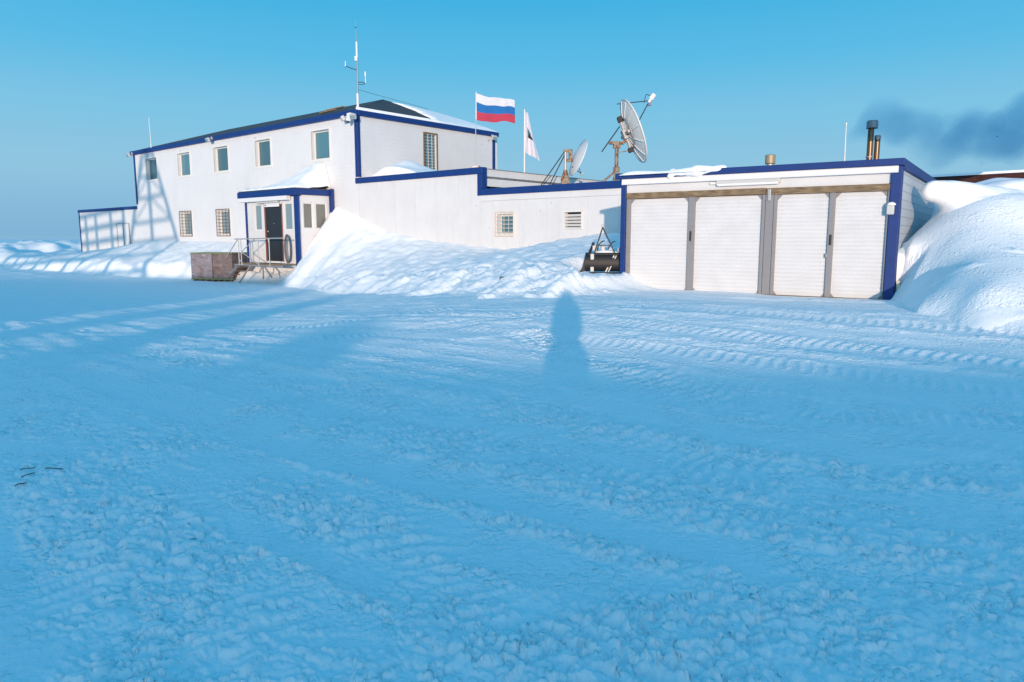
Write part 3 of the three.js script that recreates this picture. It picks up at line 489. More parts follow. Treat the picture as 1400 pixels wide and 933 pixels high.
// crate beside the steps
{
  const t = thing('wooden_crate', 'large weathered plywood crate with green edges standing on snow by the porch steps', 'crate', [-13.15, -0.30, -33.0], -0.26), w = 1.06, h = 1.27;
  mesh('panel', rbx(-w, 0.04, 0.14, h - 0.05, 0.52, 0.56), plyGrey, t); mesh('panel', rbx(0.055, w, 0.14, h - 0.05, 0.52, 0.555), plyBrown, t);
  mesh('side_panel', [bx(-w, -w + 0.04, 0.14, h - 0.05, -0.55, 0.517)], plyBrown, t); mesh('side_panel', [bx(w - 0.04, w, 0.14, h - 0.05, -0.55, 0.517)], plyBrown, t); mesh('back_panel', bx(-w + 0.04, w - 0.04, 0.14, h - 0.05, -0.55, -0.51), plyBrown, t);
  mesh('lid', rbx(-w - 0.02, w + 0.02, h - 0.045, h, -0.58, 0.585), greenTrim, t); mesh('base_rail', rbx(-w - 0.015, w + 0.015, 0.08, 0.138, -0.57, 0.58), greenTrim, t);
  for (let i = 0; i < 7; i++) mesh('skid', bx(-w + 0.05 + i * 0.32, -w + 0.15 + i * 0.32, -0.12, 0.078, -0.5, 0.55), beamWood, t);
  const k = mesh('lid_batten', rbx(0.0, 0.05, 0.14, h - 0.05, 0.562, 0.58), plyGrey, t);
}
// ---------------------------------------------------------------- garage
{
  const t = thing('garage', 'low white garage with blue corner posts and two pairs of white ribbed swing doors', 'garage', [GXO, 0, GZO], TURN_G), D = 6.2;
  mesh('front_wall', [bx(0, 5.27, 2.52, 2.72, -0.2, -0.003), bx(0.0, 0.09, 0, 2.52, -0.2, -0.003), bx(5.16, 5.27, 0, 2.52, -0.2, -0.003)], doorWhite, t);
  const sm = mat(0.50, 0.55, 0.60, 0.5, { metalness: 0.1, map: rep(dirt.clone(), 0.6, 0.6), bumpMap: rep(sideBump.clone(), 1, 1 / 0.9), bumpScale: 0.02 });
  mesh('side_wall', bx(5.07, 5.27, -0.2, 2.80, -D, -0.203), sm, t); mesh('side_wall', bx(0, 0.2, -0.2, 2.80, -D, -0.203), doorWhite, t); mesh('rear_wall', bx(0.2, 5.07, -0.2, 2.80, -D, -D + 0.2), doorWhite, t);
  mesh('roof', bx(0.0, 5.27, 2.803, 2.84, -D, -0.1), roofMat, t);
  mesh('roof_trim', [rbx(-0.14, 5.33, 2.815, 2.935, -0.098, 0.13)], blue, t); mesh('roof_trim', rbx(5.273, 5.33, 2.76, 2.935, -D, -0.1), blue, t); mesh('roof_trim', rbx(-0.14, -0.003, 2.76, 2.935, -D, -0.1), blue, t);
  mesh('flashing', rbx(0.0, 5.24, 2.695, 2.812, 0.0, 0.105), white, t);
  mesh('corner_post', rbx(-0.03, 0.085, 0.2, 2.812, 0.0, 0.06), blue, t); mesh('corner_post', [rbx(5.13, 5.30, 0.2, 2.812, 0.0, 0.06)], blue, t); mesh('corner_post', rbx(5.273, 5.30, 0.2, 2.755, -0.13, -0.003), blue, t);
  mesh('lintel_beam', rbx(0.09, 3.0, 2.405, 2.525, 0.0, 0.05), beamWood, t); mesh('lintel_beam', rbx(3.01, 5.126, 2.395, 2.515, 0.0, 0.05), beamWood, t);
  const ribs = (x0, x1, y0, y1) => { const p = [[0, y0]], n = Math.round((y1 - y0) / 0.074), h = (y1 - y0) / n; for (let i = 0; i < n; i++) { const y = y0 + i * h; p.push([0.022, y + 0.004], [0.030, y + 0.012], [0.030, y + h - 0.012], [0.022, y + h - 0.004]); } p.push([0, y1]); const s = new THREE.Shape(p.map(q => new THREE.Vector2(...q))); return new THREE.ExtrudeGeometry(s, { depth: x1 - x0, bevelEnabled: false }).rotateY(-Math.PI / 2).scale(1, 1, 1).translate(x1, 0, 0); };
  const leaves = [[0.18, 1.46], [1.61, 2.93], [3.22, 4.14], [4.25, 5.09]];
  for (const [i, [a, b]] of leaves.entries()) {
    const leaf = mesh('door_leaf', ribs(a - 0.03, b + 0.03, 0.40, 2.40).translate(0, 0, -0.06), doorWhite, t), f = 0.0, c = 0.10;
    // corner plates
    const cn = (x, y, sx, sy) => poly([[x, y], [x + sx * c, y], [x, y + sy * c * 1.1]].sort((p, q) => 0), 0.012, -0.022);
    for (const q of [[a - 0.005, 2.40, 1, -1], [b + 0.005, 2.40, -1, -1], [a - 0.005, 0.46, 1, 1], [b + 0.005, 0.46, -1, 1]]) mesh('corner_plate', cn(...q), postGrey, leaf);
  }
  const post = (x0, x1) => mesh('door_post', rbx(x0, x1, 0.42, 2.402, -0.03, 0.025, 0.008), postGrey, t);
  post(0.09, 0.18);
  const p2 = post(1.465, 1.605); mesh('lock', rbx(1.515, 1.555, 1.52, 1.72, 0.025, 0.05), blackPaint, p2); mesh('latch', rbx(1.50, 1.53, 1.38, 1.42, 0.025, 0.06), steel, p2);
  post(2.935, 2.995); const p3 = post(3.002, 3.148); post(3.155, 3.215);
  mesh('hinge', [rbx(3.04, 3.10, 2.28, 2.50, 0.026, 0.055)], galv, p3);
  const p4 = post(4.145, 4.245); mesh('lock', rbx(4.18, 4.22, 1.45, 1.64, 0.025, 0.05), blackPaint, p4); mesh('latch', rbx(4.13, 4.16, 1.22, 1.30, 0.025, 0.06), steel, p4);
  post(5.095, 5.125);
  mesh('threshold', rbx(1.5, 5.1, 0.30, 0.50, -0.05, 0.07), beamWood, t);
}
{
  const o = thing('strip_light_fixture', 'long grey strip light fixture above the middle garage doors', 'light fixture', GW(2.64, 2.605, 0.002), TURN_G);
  mesh('housing', rbx(-0.61, 0.62, 0, 0.11, 0, 0.07, 0.015), greyPlastic, o); mesh('diffuser', rbx(-0.58, 0.59, -0.02, 0.03, 0.02, 0.082, 0.012), white, o); mesh('end_cap', rbx(-0.74, -0.62, 0.02, 0.07, 0, 0.05), white, o);
}
{
  const o = thing('junction_box', 'small grey box with a cap of snow on the blue garage corner post', 'box', GW(5.17, 1.98, 0.06), TURN_G);
  mesh('housing', rbx(-0.07, 0.05, 0, 0.17, 0, 0.08, 0.02), greyPlastic, o); mesh('snow_cap', new THREE.SphereGeometry(0.075, 16, 8, 0, 6.3, 0, 1.6).scale(0.95, 0.7, 0.8).translate(0, 0.165, 0.04), driftMat, o);
}
{ const o = mesh('leaning_plank', beam([0, 0, 0], [-0.05, 0.42, -0.06], 0.05, 0.02), mat(0.55, 0.5, 0.36, 0.8)); o.position.set(...GW(5.40, 0.42, 0.10)); o.rotation.y = TURN_G; tag(o, 'short pale plank leaning at the foot of the blue garage post', 'plank'); }
{
  const o = thing('roof_vent', 'stubby round metal vent cap on the garage roof', 'vent', [5.52, 2.84, -16.0]);
  mesh('pipe', bar([0, 0, 0], [0, 0.36, 0], 0.07, 0.07, 20), galv, o); mesh('cap', new THREE.LatheGeometry([[0, 0.30], [0.10, 0.31], [0.105, 0.33], [0.105, 0.48], [0.10, 0.50], [0, 0.505]].map(q => new THREE.Vector2(...q)), 28), mat(0.36, 0.30, 0.22, 0.55, { metalness: 0.3 }), o);
}
for (const [x, r, top, lab] of [[8.11, 0.064, 4.05, 'tall scorched chimney pipe with a round cap on the garage roof'], [8.27, 0.06, 3.88, 'shorter rusty chimney pipe beside the capped chimney on the garage roof']]) {
  const o = thing('chimney_pipe', lab, 'chimney', [x, 2.84, -17.0], 0, 'chimney pipes on the garage roof');
  mesh('pipe', bar([0, 0, 0], [0, top - 2.84, 0], r, r, 24), mat(0.16, 0.10, 0.06, 0.38, { metalness: 0.6 }), o);
  if (top > 4) { mesh('cap', new THREE.LatheGeometry([[0.05, 0], [0.118, 0.0], [0.12, 0.02], [0.12, 0.15], [0.10, 0.175], [0, 0.19]].map(q => new THREE.Vector2(...q)), 28).translate(0.02, top - 2.86, 0), steel, o); mesh('collar', bar([0, 0.55, 0], [0, 0.58, 0], r + 0.012, r + 0.012, 24), steel, o); }
  else mesh('collar', bar([0, top - 2.94, 0], [0, top - 2.84, 0], r + 0.008, r + 0.008, 24), steel, o);
}
{ const o = mesh('whip_antenna', [bar([0, 0, 0], [0, 0.5, 0], 0.018, 0.016), bar([0, 0.5, 0], [-0.01, 1.2, 0], 0.014, 0.009), bar([-0.01, 1.2, 0], [-0.01, 1.24, 0], 0.02, 0.02)], white); o.position.set(7.33, 2.84, -16.5); tag(o, 'thin white whip antenna on the garage roof beside the chimneys', 'antenna'); }
mound('snow_cap', 'lumpy snow lying over the blue edge of the garage roof', 1.9, 0.75, 0.075, GW(0.95, 2.90, -0.12), TURN_G, (u, v) => 0.55 + 0.45 * Math.sin(u * 9) * 0.5 + 0.3 * u, 60, 20, 0.02);
{ // snow hanging over the trim
  const fn = (x, y, z) => { let d = capsule(x, y * 1.0, z, [-0.42, 0.0, 0.06, 0.07], [0.1, -0.01, 0.09, 0.095]); d = smin(d, capsule(x, y, z, [0.1, 0.0, 0.09, 0.09], [0.62, 0.03, 0.02, 0.07]), 0.08); d = smin(d, capsule(x, y, z, [-0.42, 0.0, 0.06, 0.075], [-0.46, -0.07, 0.08, 0.05]), 0.05); return d + 0.018 * n3(x * 6, y * 6, z * 6); };
  const o = mesh('snow_lump', sdfMesh(56, [0.05, 0, 0.05], [0.85, 0.3, 0.3], fn), driftMat); o.position.set(...GW(1.55, 2.90, 0.03)); o.rotation.y = TURN_G; struct(o, 'rounded lump of snow hanging over the blue garage roof edge');
}

// ---------------------------------------------------------------- roof furniture of the station
function floodlight(label, place, turn, twin) {
  const o = thing('floodlight', label, 'floodlight', place, turn, 'floodlights under the eaves');
  const head = (x, a) => { const h = mesh('lamp_head', rbx(-0.13, 0.13, -0.10, 0.10, -0.06, 0.08, 0.03).rotateX(0.45).rotateY(a).translate(x, -0.12, 0.22), greyPlastic, o); mesh('lens', bx(-0.11, 0.11, -0.08, 0.08, 0.081, 0.09).rotateX(0.45).rotateY(a).translate(x, -0.12, 0.22), glassPale, h); mesh('bracket', bar([x * 0.7, -0.05, 0.05], [x, -0.10, 0.20], 0.02), galv, h); };
  if (twin) { head(-0.36, -0.5); head(0.30, 0.5); mesh('camera_housing', [new THREE.SphereGeometry(0.11, 20, 14).translate(-0.03, -0.2, 0.2), rbx(-0.14, 0.10, -0.14, 0.06, 0, 0.22, 0.03)], white, o); mesh('camera_lens', new THREE.SphereGeometry(0.075, 16, 12).translate(-0.03, -0.27, 0.22), dark, o); mesh('arm', bar([-0.36, -0.06, 0.14], [0.30, -0.06, 0.14], 0.025), white, o); }
  else head(0, 0);
  mesh('mount', rbx(-0.06, 0.06, -0.10, 0.04, -0.02, 0.06), galv, o);
}
floodlight('twin floodlights with a white dome camera on the blue corner of the two storey block', M(-0.04, 6.50, 0.16), TURN_M, true);
floodlight('single floodlight under the blue eave above the upper windows', M(-11.6, 6.62, 0.17), TURN_M);
floodlight('single floodlight at the far blue corner above the low annex', M(-21.25, 6.58, 0.17), TURN_M);
floodlight('single floodlight under the eave at the rear corner beside the flag', M(0.15, 6.5, -7.9), TURN_M + 1.2);
{
  const o = thing('antenna_mast', 'tall slim mast with small whip aerials on the two storey roof', 'antenna', [-6.36, 6.9, -31.2]);
  mesh('pole', bar([0, 0, 0], [0.03, 2.3, 0], 0.036, 0.03), steel, o); mesh('tip_aerial', bar([0.02, 2.0, 0.02], [0.02, 2.62, 0.02], 0.045, 0.04), white, o); mesh('tip_whip', bar([0.02, 2.62, 0.02], [0.0, 3.5, 0.02], 0.012, 0.007), mat(0.3, 0.3, 0.32, 0.5), o);
  mesh('tip_bead', new THREE.SphereGeometry(0.028, 10, 8).translate(0.005, 3.18, 0.02), dark, o); mesh('clamp_box', rbx(-0.07, 0.04, 1.88, 2.06, -0.05, 0.06), white, o);
  mesh('side_arm', tube([[0.01, 1.52, 0], [-0.25, 1.60, 0], [-0.46, 1.68, 0], [-0.46, 1.62, 0]], 0.016), dark, o); mesh('side_whip', bar([-0.46, 1.66, 0], [-0.46, 1.88, 0], 0.022, 0.014), white, o);
  mesh('side_arm', tube([[0.01, 1.04, 0], [0.2, 1.04, 0], [0.35, 1.01, 0]], 0.016), dark, o); mesh('side_arm', tube([[0.01, 0.97, 0], [0.2, 0.95, 0], [0.35, 1.0, 0]], 0.012), dark, o); mesh('side_whip', [bar([0.34, 1.0, 0], [0.34, 1.28, 0], 0.018, 0.016), bar([0.34, 1.28, 0], [0.34, 1.46, 0], 0.034, 0.03)], white, o);
  mesh('foot_tube', bar([0, 0, 0], [0, 0.6, 0], 0.055, 0.05), white, o); mesh('guy_wire', bar([0.02, 0.75, 0], [2.6, 0.42, -2.6], 0.007), dark, o);
}
{ const o = mesh('whip_antenna', [bar([0, 0, 0], [0, 0.25, 0], 0.03, 0.03), bar([0, 0.25, 0], [-0.03, 1.7, 0], 0.022, 0.012)], white); o.position.set(-20.72, 6.75, -43.1); tag(o, 'thin white whip antenna at the far end of the two storey roof', 'antenna'); }
// flags
{
  const o = thing('flagpole', 'thin pole flying a white, blue and red striped flag over the wing parapet', 'flagpole', [-1.28, 3.98, -26.24]);
  mesh('pole', bar([0, 0, 0], [0.03, 2.6, 0], 0.016, 0.012), galv, o); mesh('foot', new THREE.IcosahedronGeometry(0.15, 2).scale(1.1, 0.7, 1).translate(0, 0.06, 0), stoneBase, o); mesh('clamp', rbx(0.06, 0.16, 0.0, 0.12, -0.05, 0.08), rustBar, o);
  const W = 1.36, Hh = 0.88, pos = (u, v) => { const sag = 0.28 * u + 0.05 * Math.sin(u * 5.2 + 0.4) - 0.06 * u * v; return [0.03 + W * u * (0.985 + 0.015 * v), 2.60 - Hh * v * (1 - 0.06 * u) - sag + 0.012 * Math.sin(u * 14 + v * 4), 0.10 * Math.sin(u * 7.5 + v * 1.7) * u + 0.04 * Math.sin(u * 17 - v * 3) * u - 0.12 * u]; };
  const band = (v0, v1, m) => { const g = new THREE.PlaneGeometry(1, 1, 48, 8), p = g.attributes.position; for (let i = 0; i < p.count; i++) p.setXYZ(i, ...pos(p.getX(i) + 0.5, mixf(v0, v1, 0.5 - p.getY(i)))); g.computeVertexNormals(); return g; };
  const cloth = (r, g, b) => new THREE.MeshPhysicalMaterial({ color: lin(r, g, b), roughness: 0.95, transmission: 0.3, thickness: 0, side: THREE.DoubleSide });
  const flag = mesh('flag', bar([0.035, 1.70, 0], [0.035, 2.62, 0], 0.016, 0.016), white, o);
  mesh('white_stripe', band(0, 0.333), cloth(0.78, 0.76, 0.80), flag); mesh('blue_stripe', band(0.333, 0.667), cloth(0.008, 0.16, 0.46), flag); mesh('red_stripe', band(0.667, 1), cloth(0.55, 0.045, 0.09), flag);
}
{
  const o = thing('flagpole', 'white pole with a limp white flag bearing a dark emblem', 'flagpole', [0.50, 3.72, -30.0]);
  mesh('pole', bar([0, 0, 0], [0, 2.95, 0], 0.035, 0.025, 12), white, o); mesh('finial', new THREE.SphereGeometry(0.035, 12, 8).translate(0, 2.96, 0), galv, o); mesh('foot', rbx(-0.14, 0.14, 0, 0.42, -0.14, 0.14, 0.03), stoneBase, o);
  const c = document.createElement('canvas'); c.width = 128; c.height = 256; const q = c.getContext('2d'); q.fillStyle = '#ece6ee'; q.fillRect(0, 0, 128, 256);
  q.fillStyle = '#3c6f80'; q.beginPath(); q.moveTo(40, 84); q.lineTo(88, 118); q.lineTo(86, 142); q.lineTo(44, 142); q.fill(); q.fillStyle = '#151a22'; q.beginPath(); q.moveTo(36, 148); q.lineTo(60, 122); q.lineTo(98, 138); q.lineTo(112, 156); q.fill();
  const ct = new THREE.CanvasTexture(c); ct.colorSpace = THREE.SRGBColorSpace;
  const g = new THREE.PlaneGeometry(1, 1, 24, 40), p = g.attributes.position;
  for (let i = 0; i < p.count; i++) { const u = p.getX(i) + 0.5, v = 0.5 - p.getY(i), w = 0.10 + 0.34 * v + 0.10 * v * v; p.setXYZ(i, 0.03 + u * w + 0.05 * v * u, 2.82 - v * (1.55 + 0.32 * u), 0.09 * Math.sin(u * 9 + v * 2) * (0.4 + 0.6 * v)); }
  g.computeVertexNormals(); mesh('flag', g, new THREE.MeshPhysicalMaterial({ map: ct, roughness: 0.95, transmission: 0.3, thickness: 0, side: THREE.DoubleSide }), o, true);
}
// satellite dishes
function reflector(R, depth) { const a = []; for (let i = 0; i <= 14; i++) { const r = R * i / 14; a.push(new THREE.Vector2(Math.max(1e-4, r), depth * (i / 14) ** 2)); } a.push(new THREE.Vector2(R + 0.025, depth - 0.005), new THREE.Vector2(R + 0.025, depth - 0.05)); for (let i = 14; i >= 0; i--) { const r = R * i / 14; a.push(new THREE.Vector2(Math.max(1e-4, r), depth * (i / 14) ** 2 - 0.03)); } return new THREE.LatheGeometry(a, 56); }
{
  const o = thing('satellite_dish', 'smaller pale satellite dish tilted downwards on a braced post on the wing roof', 'satellite dish', [2.0, 2.98, -28.0]);
  mesh('post', bar([0, 0, 0], [0, 1.86, 0], 0.055, 0.05, 14), galv, o); mesh('foot', rbx(-0.16, 0.16, 0, 0.85, -0.14, 0.14, 0.03), rusty, o); mesh('cone', bar([0, 0.85, 0], [0, 1.15, 0], 0.15, 0.06, 16), rusty, o);
  mesh('brace', bar([-0.02, 1.84, 0], [-1.25, 0.1, 0.1], 0.02), dark, o); mesh('brace', bar([-0.02, 1.72, 0], [-0.85, 0.1, 0.35], 0.02), dark, o);
  mesh('mount', [rbx(-0.08, 0.25, 1.80, 1.90, -0.06, 0.06), rbx(0.12, 0.26, 1.45, 1.86, -0.07, 0.07), rbx(0.02, 0.26, 1.44, 1.54, -0.05, 0.05)], rusty, o);
  const axis = V(0.90, -0.37, -0.18).normalize(), q = new THREE.Quaternion().setFromUnitVectors(V(0, 1, 0), axis), pl = g => g.applyQuaternion(q).translate(0.36, 1.64, 0);
  mesh('reflector', pl(reflector(0.69, 0.16)), mat(0.62, 0.64, 0.66, 0.5), o);
  mesh('feed_arm', [bar([0.22, 1.25, 0.25], [0.64, 1.03, -0.3], 0.014), bar([0.45, 1.42, -0.35], [0.64, 1.03, -0.3], 0.012)], dark, o); mesh('feed_horn', bar([0.60, 1.02, -0.3], [0.72, 1.05, -0.32], 0.045, 0.03), greyPlastic, o);
}
{
  const o = thing('satellite_dish', 'large satellite dish with ribbed back on a rusty tripod post on the wing roof', 'satellite dish', [3.49, 2.98, -25.0]);
  mesh('post', bar([0, 0, 0], [0, 1.78, 0], 0.068, 0.062, 16), rusty, o); mesh('collar', bar([0, 0.82, 0], [0, 0.96, 0], 0.11, 0.11, 16), rusty, o);
  mesh('leg', bar([0, 0.86, 0], [-0.95, 0.05, 0.15], 0.035), rusty, o); mesh('leg', bar([0, 0.86, 0], [-0.28, 0.02, 0.5], 0.035), rusty, o); mesh('leg', bar([0, 0.86, 0], [0.6, 0.05, 0.3], 0.035), rusty, o);
  mesh('head_beam', [rbx(-0.26, 0.24, 1.70, 1.80, -0.06, 0.06), rbx(-0.12, 0.12, 1.58, 1.70, -0.09, 0.09)], rusty, o); mesh('pivot_arm', [beam([0.2, 1.75, 0], [0.34, 1.86, -0.02], 0.09), beam([0.1, 1.45, 0], [0.42, 1.5, 0], 0.03)], rusty, o);
  mesh('actuator', bar([-0.50, 1.46, 0.0], [0.08, 2.28, 0.05], 0.02), dark, o);
  const axis = V(0.92, 0.36, -0.05).normalize(), q = new THREE.Quaternion().setFromUnitVectors(V(0, 1, 0), axis), pl = g => g.applyQuaternion(q).translate(0.37, 2.06, 0);
  const rf = mesh('reflector', pl(reflector(1.06, 0.22)), mat(0.66, 0.65, 0.62, 0.5), o);
  for (let i = 0; i < 12; i++) { const a = i / 12 * Math.PI * 2, P = [0.14, 0.4, 0.72, 1.04].map(r => [Math.cos(a) * r, 0.22 * (r / 1.06) ** 2 - 0.06, Math.sin(a) * r]); mesh('rib', pl(mergeGeometries([0, 1, 2].map(k => plain(beam(P[k], P[k + 1], 0.02, 0.035))))), white, rf); }
  mesh('back_ring', pl(new THREE.TorusGeometry(0.52, 0.03, 8, 40).rotateX(Math.PI / 2).translate(0, -0.01, 0)), steel, rf);
  mesh('back_frame', [pl(rbx(-0.62, 0.62, -0.14, -0.06, -0.05, 0.05)), pl(rbx(-0.05, 0.05, -0.14, -0.06, -0.6, 0.6)), pl(rbx(-0.16, 0.16, -0.2, -0.06, -0.16, 0.16))], steel, o);
  mesh('motor', pl(rbx(-0.62, -0.42, -0.18, -0.02, -0.08, 0.08, 0.03)), dark, o); mesh('motor', pl(rbx(0.46, 0.62, -0.2, -0.02, -0.08, 0.08, 0.03)), dark, o);
  mesh('feed_arm', bar([-0.02, 3.0, 0.0], [1.10, 3.16, -0.3], 0.016), dark, o); mesh('feed_arm', bar([0.62, 2.25, -0.2], [1.10, 3.14, -0.3], 0.018), dark, o); mesh('feed_arm', tube([[0.93, 3.1, -0.3], [1.0, 3.36, -0.3], [1.16, 3.3, -0.3]], 0.012), dark, o);
  mesh('feed_horn', [bar([1.08, 3.10, -0.3], [1.14, 3.2, -0.3], 0.05, 0.06, 14), bar([1.14, 3.20, -0.3], [1.26, 3.36, -0.3], 0.085, 0.085, 18)], white, o); mesh('feed_box', rbx(1.06, 1.16, 3.0, 3.12, -0.36, -0.26), mat(0.12, 0.14, 0.25, 0.5), o);
}
// snow on the lower roofs and over the porch
mound('snow_drift', 'smooth snow drift lying on the wing roof against the upper side wall', 5.6, 2.6, 0.80, M(2.2, 3.74, -1.7), TURN_M, (u, v) => 0.25 + 0.9 * Math.exp(-(((u - 0.24) / 0.16) ** 2)) * (0.45 + 0.55 * Math.exp(-(((v - 0.45) / 0.3) ** 2))) + 0.45 * Math.exp(-(((u - 0.45) / 0.2) ** 2)), 70, 40, 0.02);
mound('snow_drift', 'shallow snow lying behind the lower blue parapet of the wing', 6.8, 5.2, 0.36, M(10.4, 2.98, -2.9), TURN_M, (u, v) => 0.42 + 0.5 * Math.exp(-(((u - 0.10) / 0.10) ** 2)) * Math.exp(-(((v - 0.7) / 0.3) ** 2)) + 0.3 * Math.exp(-(((u - 0.4) / 0.2) ** 2)), 80, 50, 0.02);
mound('snow_drift', 'thin snow along the far edge of the raised wing roof', 3.0, 2.4, 0.3, M(5.2, 3.74, -6.4), TURN_M, (u, v) => 0.5 + 0.3 * Math.sin(u * 8 + v * 3), 40, 30, 0.02);
{
  const g = new THREE.PlaneGeometry(1, 1, 70, 24).rotateX(-Math.PI / 2), p = g.attributes.position;
  for (let i = 0; i < p.count; i++) { const u = p.getX(i) + 0.5, v = p.getZ(i) + 0.5, ridge = mixf(0.06, 1.18, ss(0.05, 0.95, u)) * (1 - 0.85 * ss(0.93, 1, u)); const x = mixf(-7.6, -1.9, u), z = mixf(0.02, 1.75, v) * mixf(0.5, 1, ss(0, 0.25, u)); let y = 3.63 + ridge * Math.pow(1 - v, 1.25) * (1 + 0.12 * n2(u * 9, v * 3)) + 0.03 * n2(x * 3, z * 3) + 0.09 * ss(0.02, 0.1, v) * (1 - ss(0.93, 1, v)); if (u < 0.22) y += (0.22 - u) * 0.9; if (v > 0.999 || u < 0.001 || u > 0.999) y -= 0.1; p.setXYZ(i, x, y, z); }
  g.computeVertexNormals(); const o = mesh('snow_drift', g, driftMat); o.position.set(CX, 0, CZ); o.rotation.y = TURN_M; struct(o, 'snow drift sloping from the upper wall down onto the porch roof');
}

// ---------------------------------------------------------------- things in the yard
{ // tractor blade with its three-point frame
  const t = thing('snow_blade', 'black snow blade with a triangular hitch frame on the snow beside the blue garage post', 'snow blade', [2.02, 0.82, -16.45], -0.22);
  const arc = []; for (let i = 0; i <= 12; i++) { const a = mixf(-0.55, 0.75, i / 12); arc.push([0.30 - Math.cos(a) * 0.34, 0.19 + Math.sin(a) * 0.34]); } for (let i = 12; i >= 0; i--) { const a = mixf(-0.55, 0.75, i / 12); arc.push([0.30 - Math.cos(a) * 0.31, 0.19 + Math.sin(a) * 0.31]); }
  const s = new THREE.Shape(arc.map(q => new THREE.Vector2(...q)));
  mesh('mouldboard', new THREE.ExtrudeGeometry(s, { depth: 0.80, bevelEnabled: false }).rotateY(Math.PI / 2).translate(-0.36, 0.02, 0.20), blackMetal, t);
  mesh('end_plate', poly([[-0.36, 0.40], [-0.28, 0.42], [-0.30, 0.06], [-0.52, -0.02], [-0.43, 0.12]], 0.02, 0.10), blackMetal, t);
  mesh('top_frame', [beam([-0.30, 0.40, 0.16], [0.46, 0.40, 0.16], 0.04), beam([-0.30, 0.42, -0.1], [-0.22, 0.66, -0.2], 0.05), beam([0.44, 0.42, 0.05], [0.42, 0.66, -0.2], 0.05)], blackMetal, t);
  mesh('cutting_edge', rbx(-0.26, 0.46, -0.02, 0.015, 0.16, 0.30), blackMetal, t);
  mesh('skid_brace', rbx(-0.24, -0.16, 0.02, 0.42, 0.20, 0.23), greyPlastic, t); mesh('skid_brace', beam([0.10, 0.02, 0.22], [0.28, 0.38, 0.20], 0.028), greyPlastic, t); mesh('skid_brace', beam([0.16, 0.02, 0.23], [0.33, 0.38, 0.21], 0.022), greyPlastic, t);
  mesh('hitch_frame', [beam([-0.17, 0.42, 0.1], [0.0, 1.0, 0.02], 0.028), beam([0.30, 0.40, 0.1], [0.0, 1.0, 0.02], 0.028), beam([-0.12, 0.60, 0.075], [0.20, 0.60, 0.075], 0.022)], blackMetal, t);
  mesh('hook', new THREE.TorusGeometry(0.028, 0.008, 8, 20).translate(0, 1.03, 0.02), galv, t);
  mesh('hose', tube([[-0.12, 0.42, 0.0], [-0.08, 0.62, -0.04], [0.02, 0.70, -0.06], [0.04, 0.69, -0.06]], 0.014), dark, t); mesh('hose', tube([[0.10, 0.42, 0.0], [0.15, 0.58, -0.04], [0.24, 0.68, -0.06], [0.28, 0.69, -0.06]], 0.014), dark, t);
  mesh('valve_block', [rbx(-0.02, 0.06, 0.46, 0.58, -0.02, 0.06), rbx(-0.22, -0.13, 0.48, 0.6, -0.06, 0.02), rbx(0.34, 0.40, 0.44, 0.56, -0.02, 0.06)], greyPlastic, t);
  mesh('snow_load', new THREE.SphereGeometry(0.3, 24, 12, 0, 6.3, 0, 1.57).scale(1.0, 0.32, 0.5).translate(0.08, 0.405, -0.02), driftMat, t);
}
{ const y = ground(-0.1, -16.2, 0.06), t = thing('wooden_block', 'broken brown wooden block sticking out of the ploughed snow bank', 'block', [-0.17, 0.50, -16.6], 0.4); mesh('timber', [rbx(-0.09, 0.03, 0, 0.22, -0.1, 0.1, 0.02), rbx(-0.04, 0.13, 0.02, 0.13, -0.06, 0.07, 0.02)], beamWood, t); mesh('splinter', beam([-0.05, 0.02, 0.11], [-0.02, 0.17, 0.12], 0.03, 0.02), rustBar, t); }
{ // scraps lying on the snow
  for (const [i, [x, z, a, l]] of [[-3.26, -4.75, 0.3, 0.045], [-3.12, -4.80, -0.2, 0.08], [-3.20, -4.66, 1.0, 0.04], [-3.07, -4.40, 0.5, 0.03]].entries()) {
    const y = ground(x, z, 0.02), g = tube([[-l, 0, 0], [-l * 0.3, 0.012, 0.012], [l * 0.3, 0.004, -0.01], [l, 0.01, 0.006]], 0.0032, 12, 6), o = mesh('twig', g, mat(0.09, 0.06, 0.05, 0.9)); o.position.set(x, y + 0.008, z); o.rotation.y = a; tag(o, 'small dark scrap of twig lying on the trampled snow', 'twig', 'dark scraps on the snow');
  }
}
// building behind the drift
{
  const t = thing('rear_shed', 'distant pale shed with a rust red roof edge half buried behind the drift', 'building', [13.9, 0, -25.6], -0.80);
  mesh('wall', bx(-1.0, 16, -0.5, 3.33, -5, -0.15), cream, t); mesh('roof_edge', rbx(-0.05, 16.2, 3.36, 3.62, -0.14, 0.15), redOxide, t); mesh('roof', bx(-1.0, 16.2, 3.625, 3.70, -5.2, 0.18), driftMat, t);
  for (const x of [2.4, 5, 9]) mesh('bracket', rbx(x, x + 0.08, 3.24, 3.355, -0.14, 0.06), rustBar, t);
}
for (const [x, z, w, h, lab] of [[12.9, -19.3, 2.6, 0.55, 'rounded heap of snow in front of the rust red roof edge'], [10.75, -23.5, 0.7, 0.14, 'small snow lump on the roof end of the distant shed']]) {
  const fn = (X, Y, Z) => (Math.hypot(X / (w / 2), Y / h, Z / (w / 2)) - 1) * Math.min(w / 2, h) + 0.07 * n3(X * 1.5 + x, Y * 1.8, Z * 1.5) * Math.min(1, w);
  const o = mesh('snow_heap', sdfMesh(52, [0, 0, 0], [w * 0.62, h * 1.3, w * 0.62], fn), driftMat); o.position.set(x, h < 0.3 ? 3.62 : 2.58, z); struct(o, lab);
}
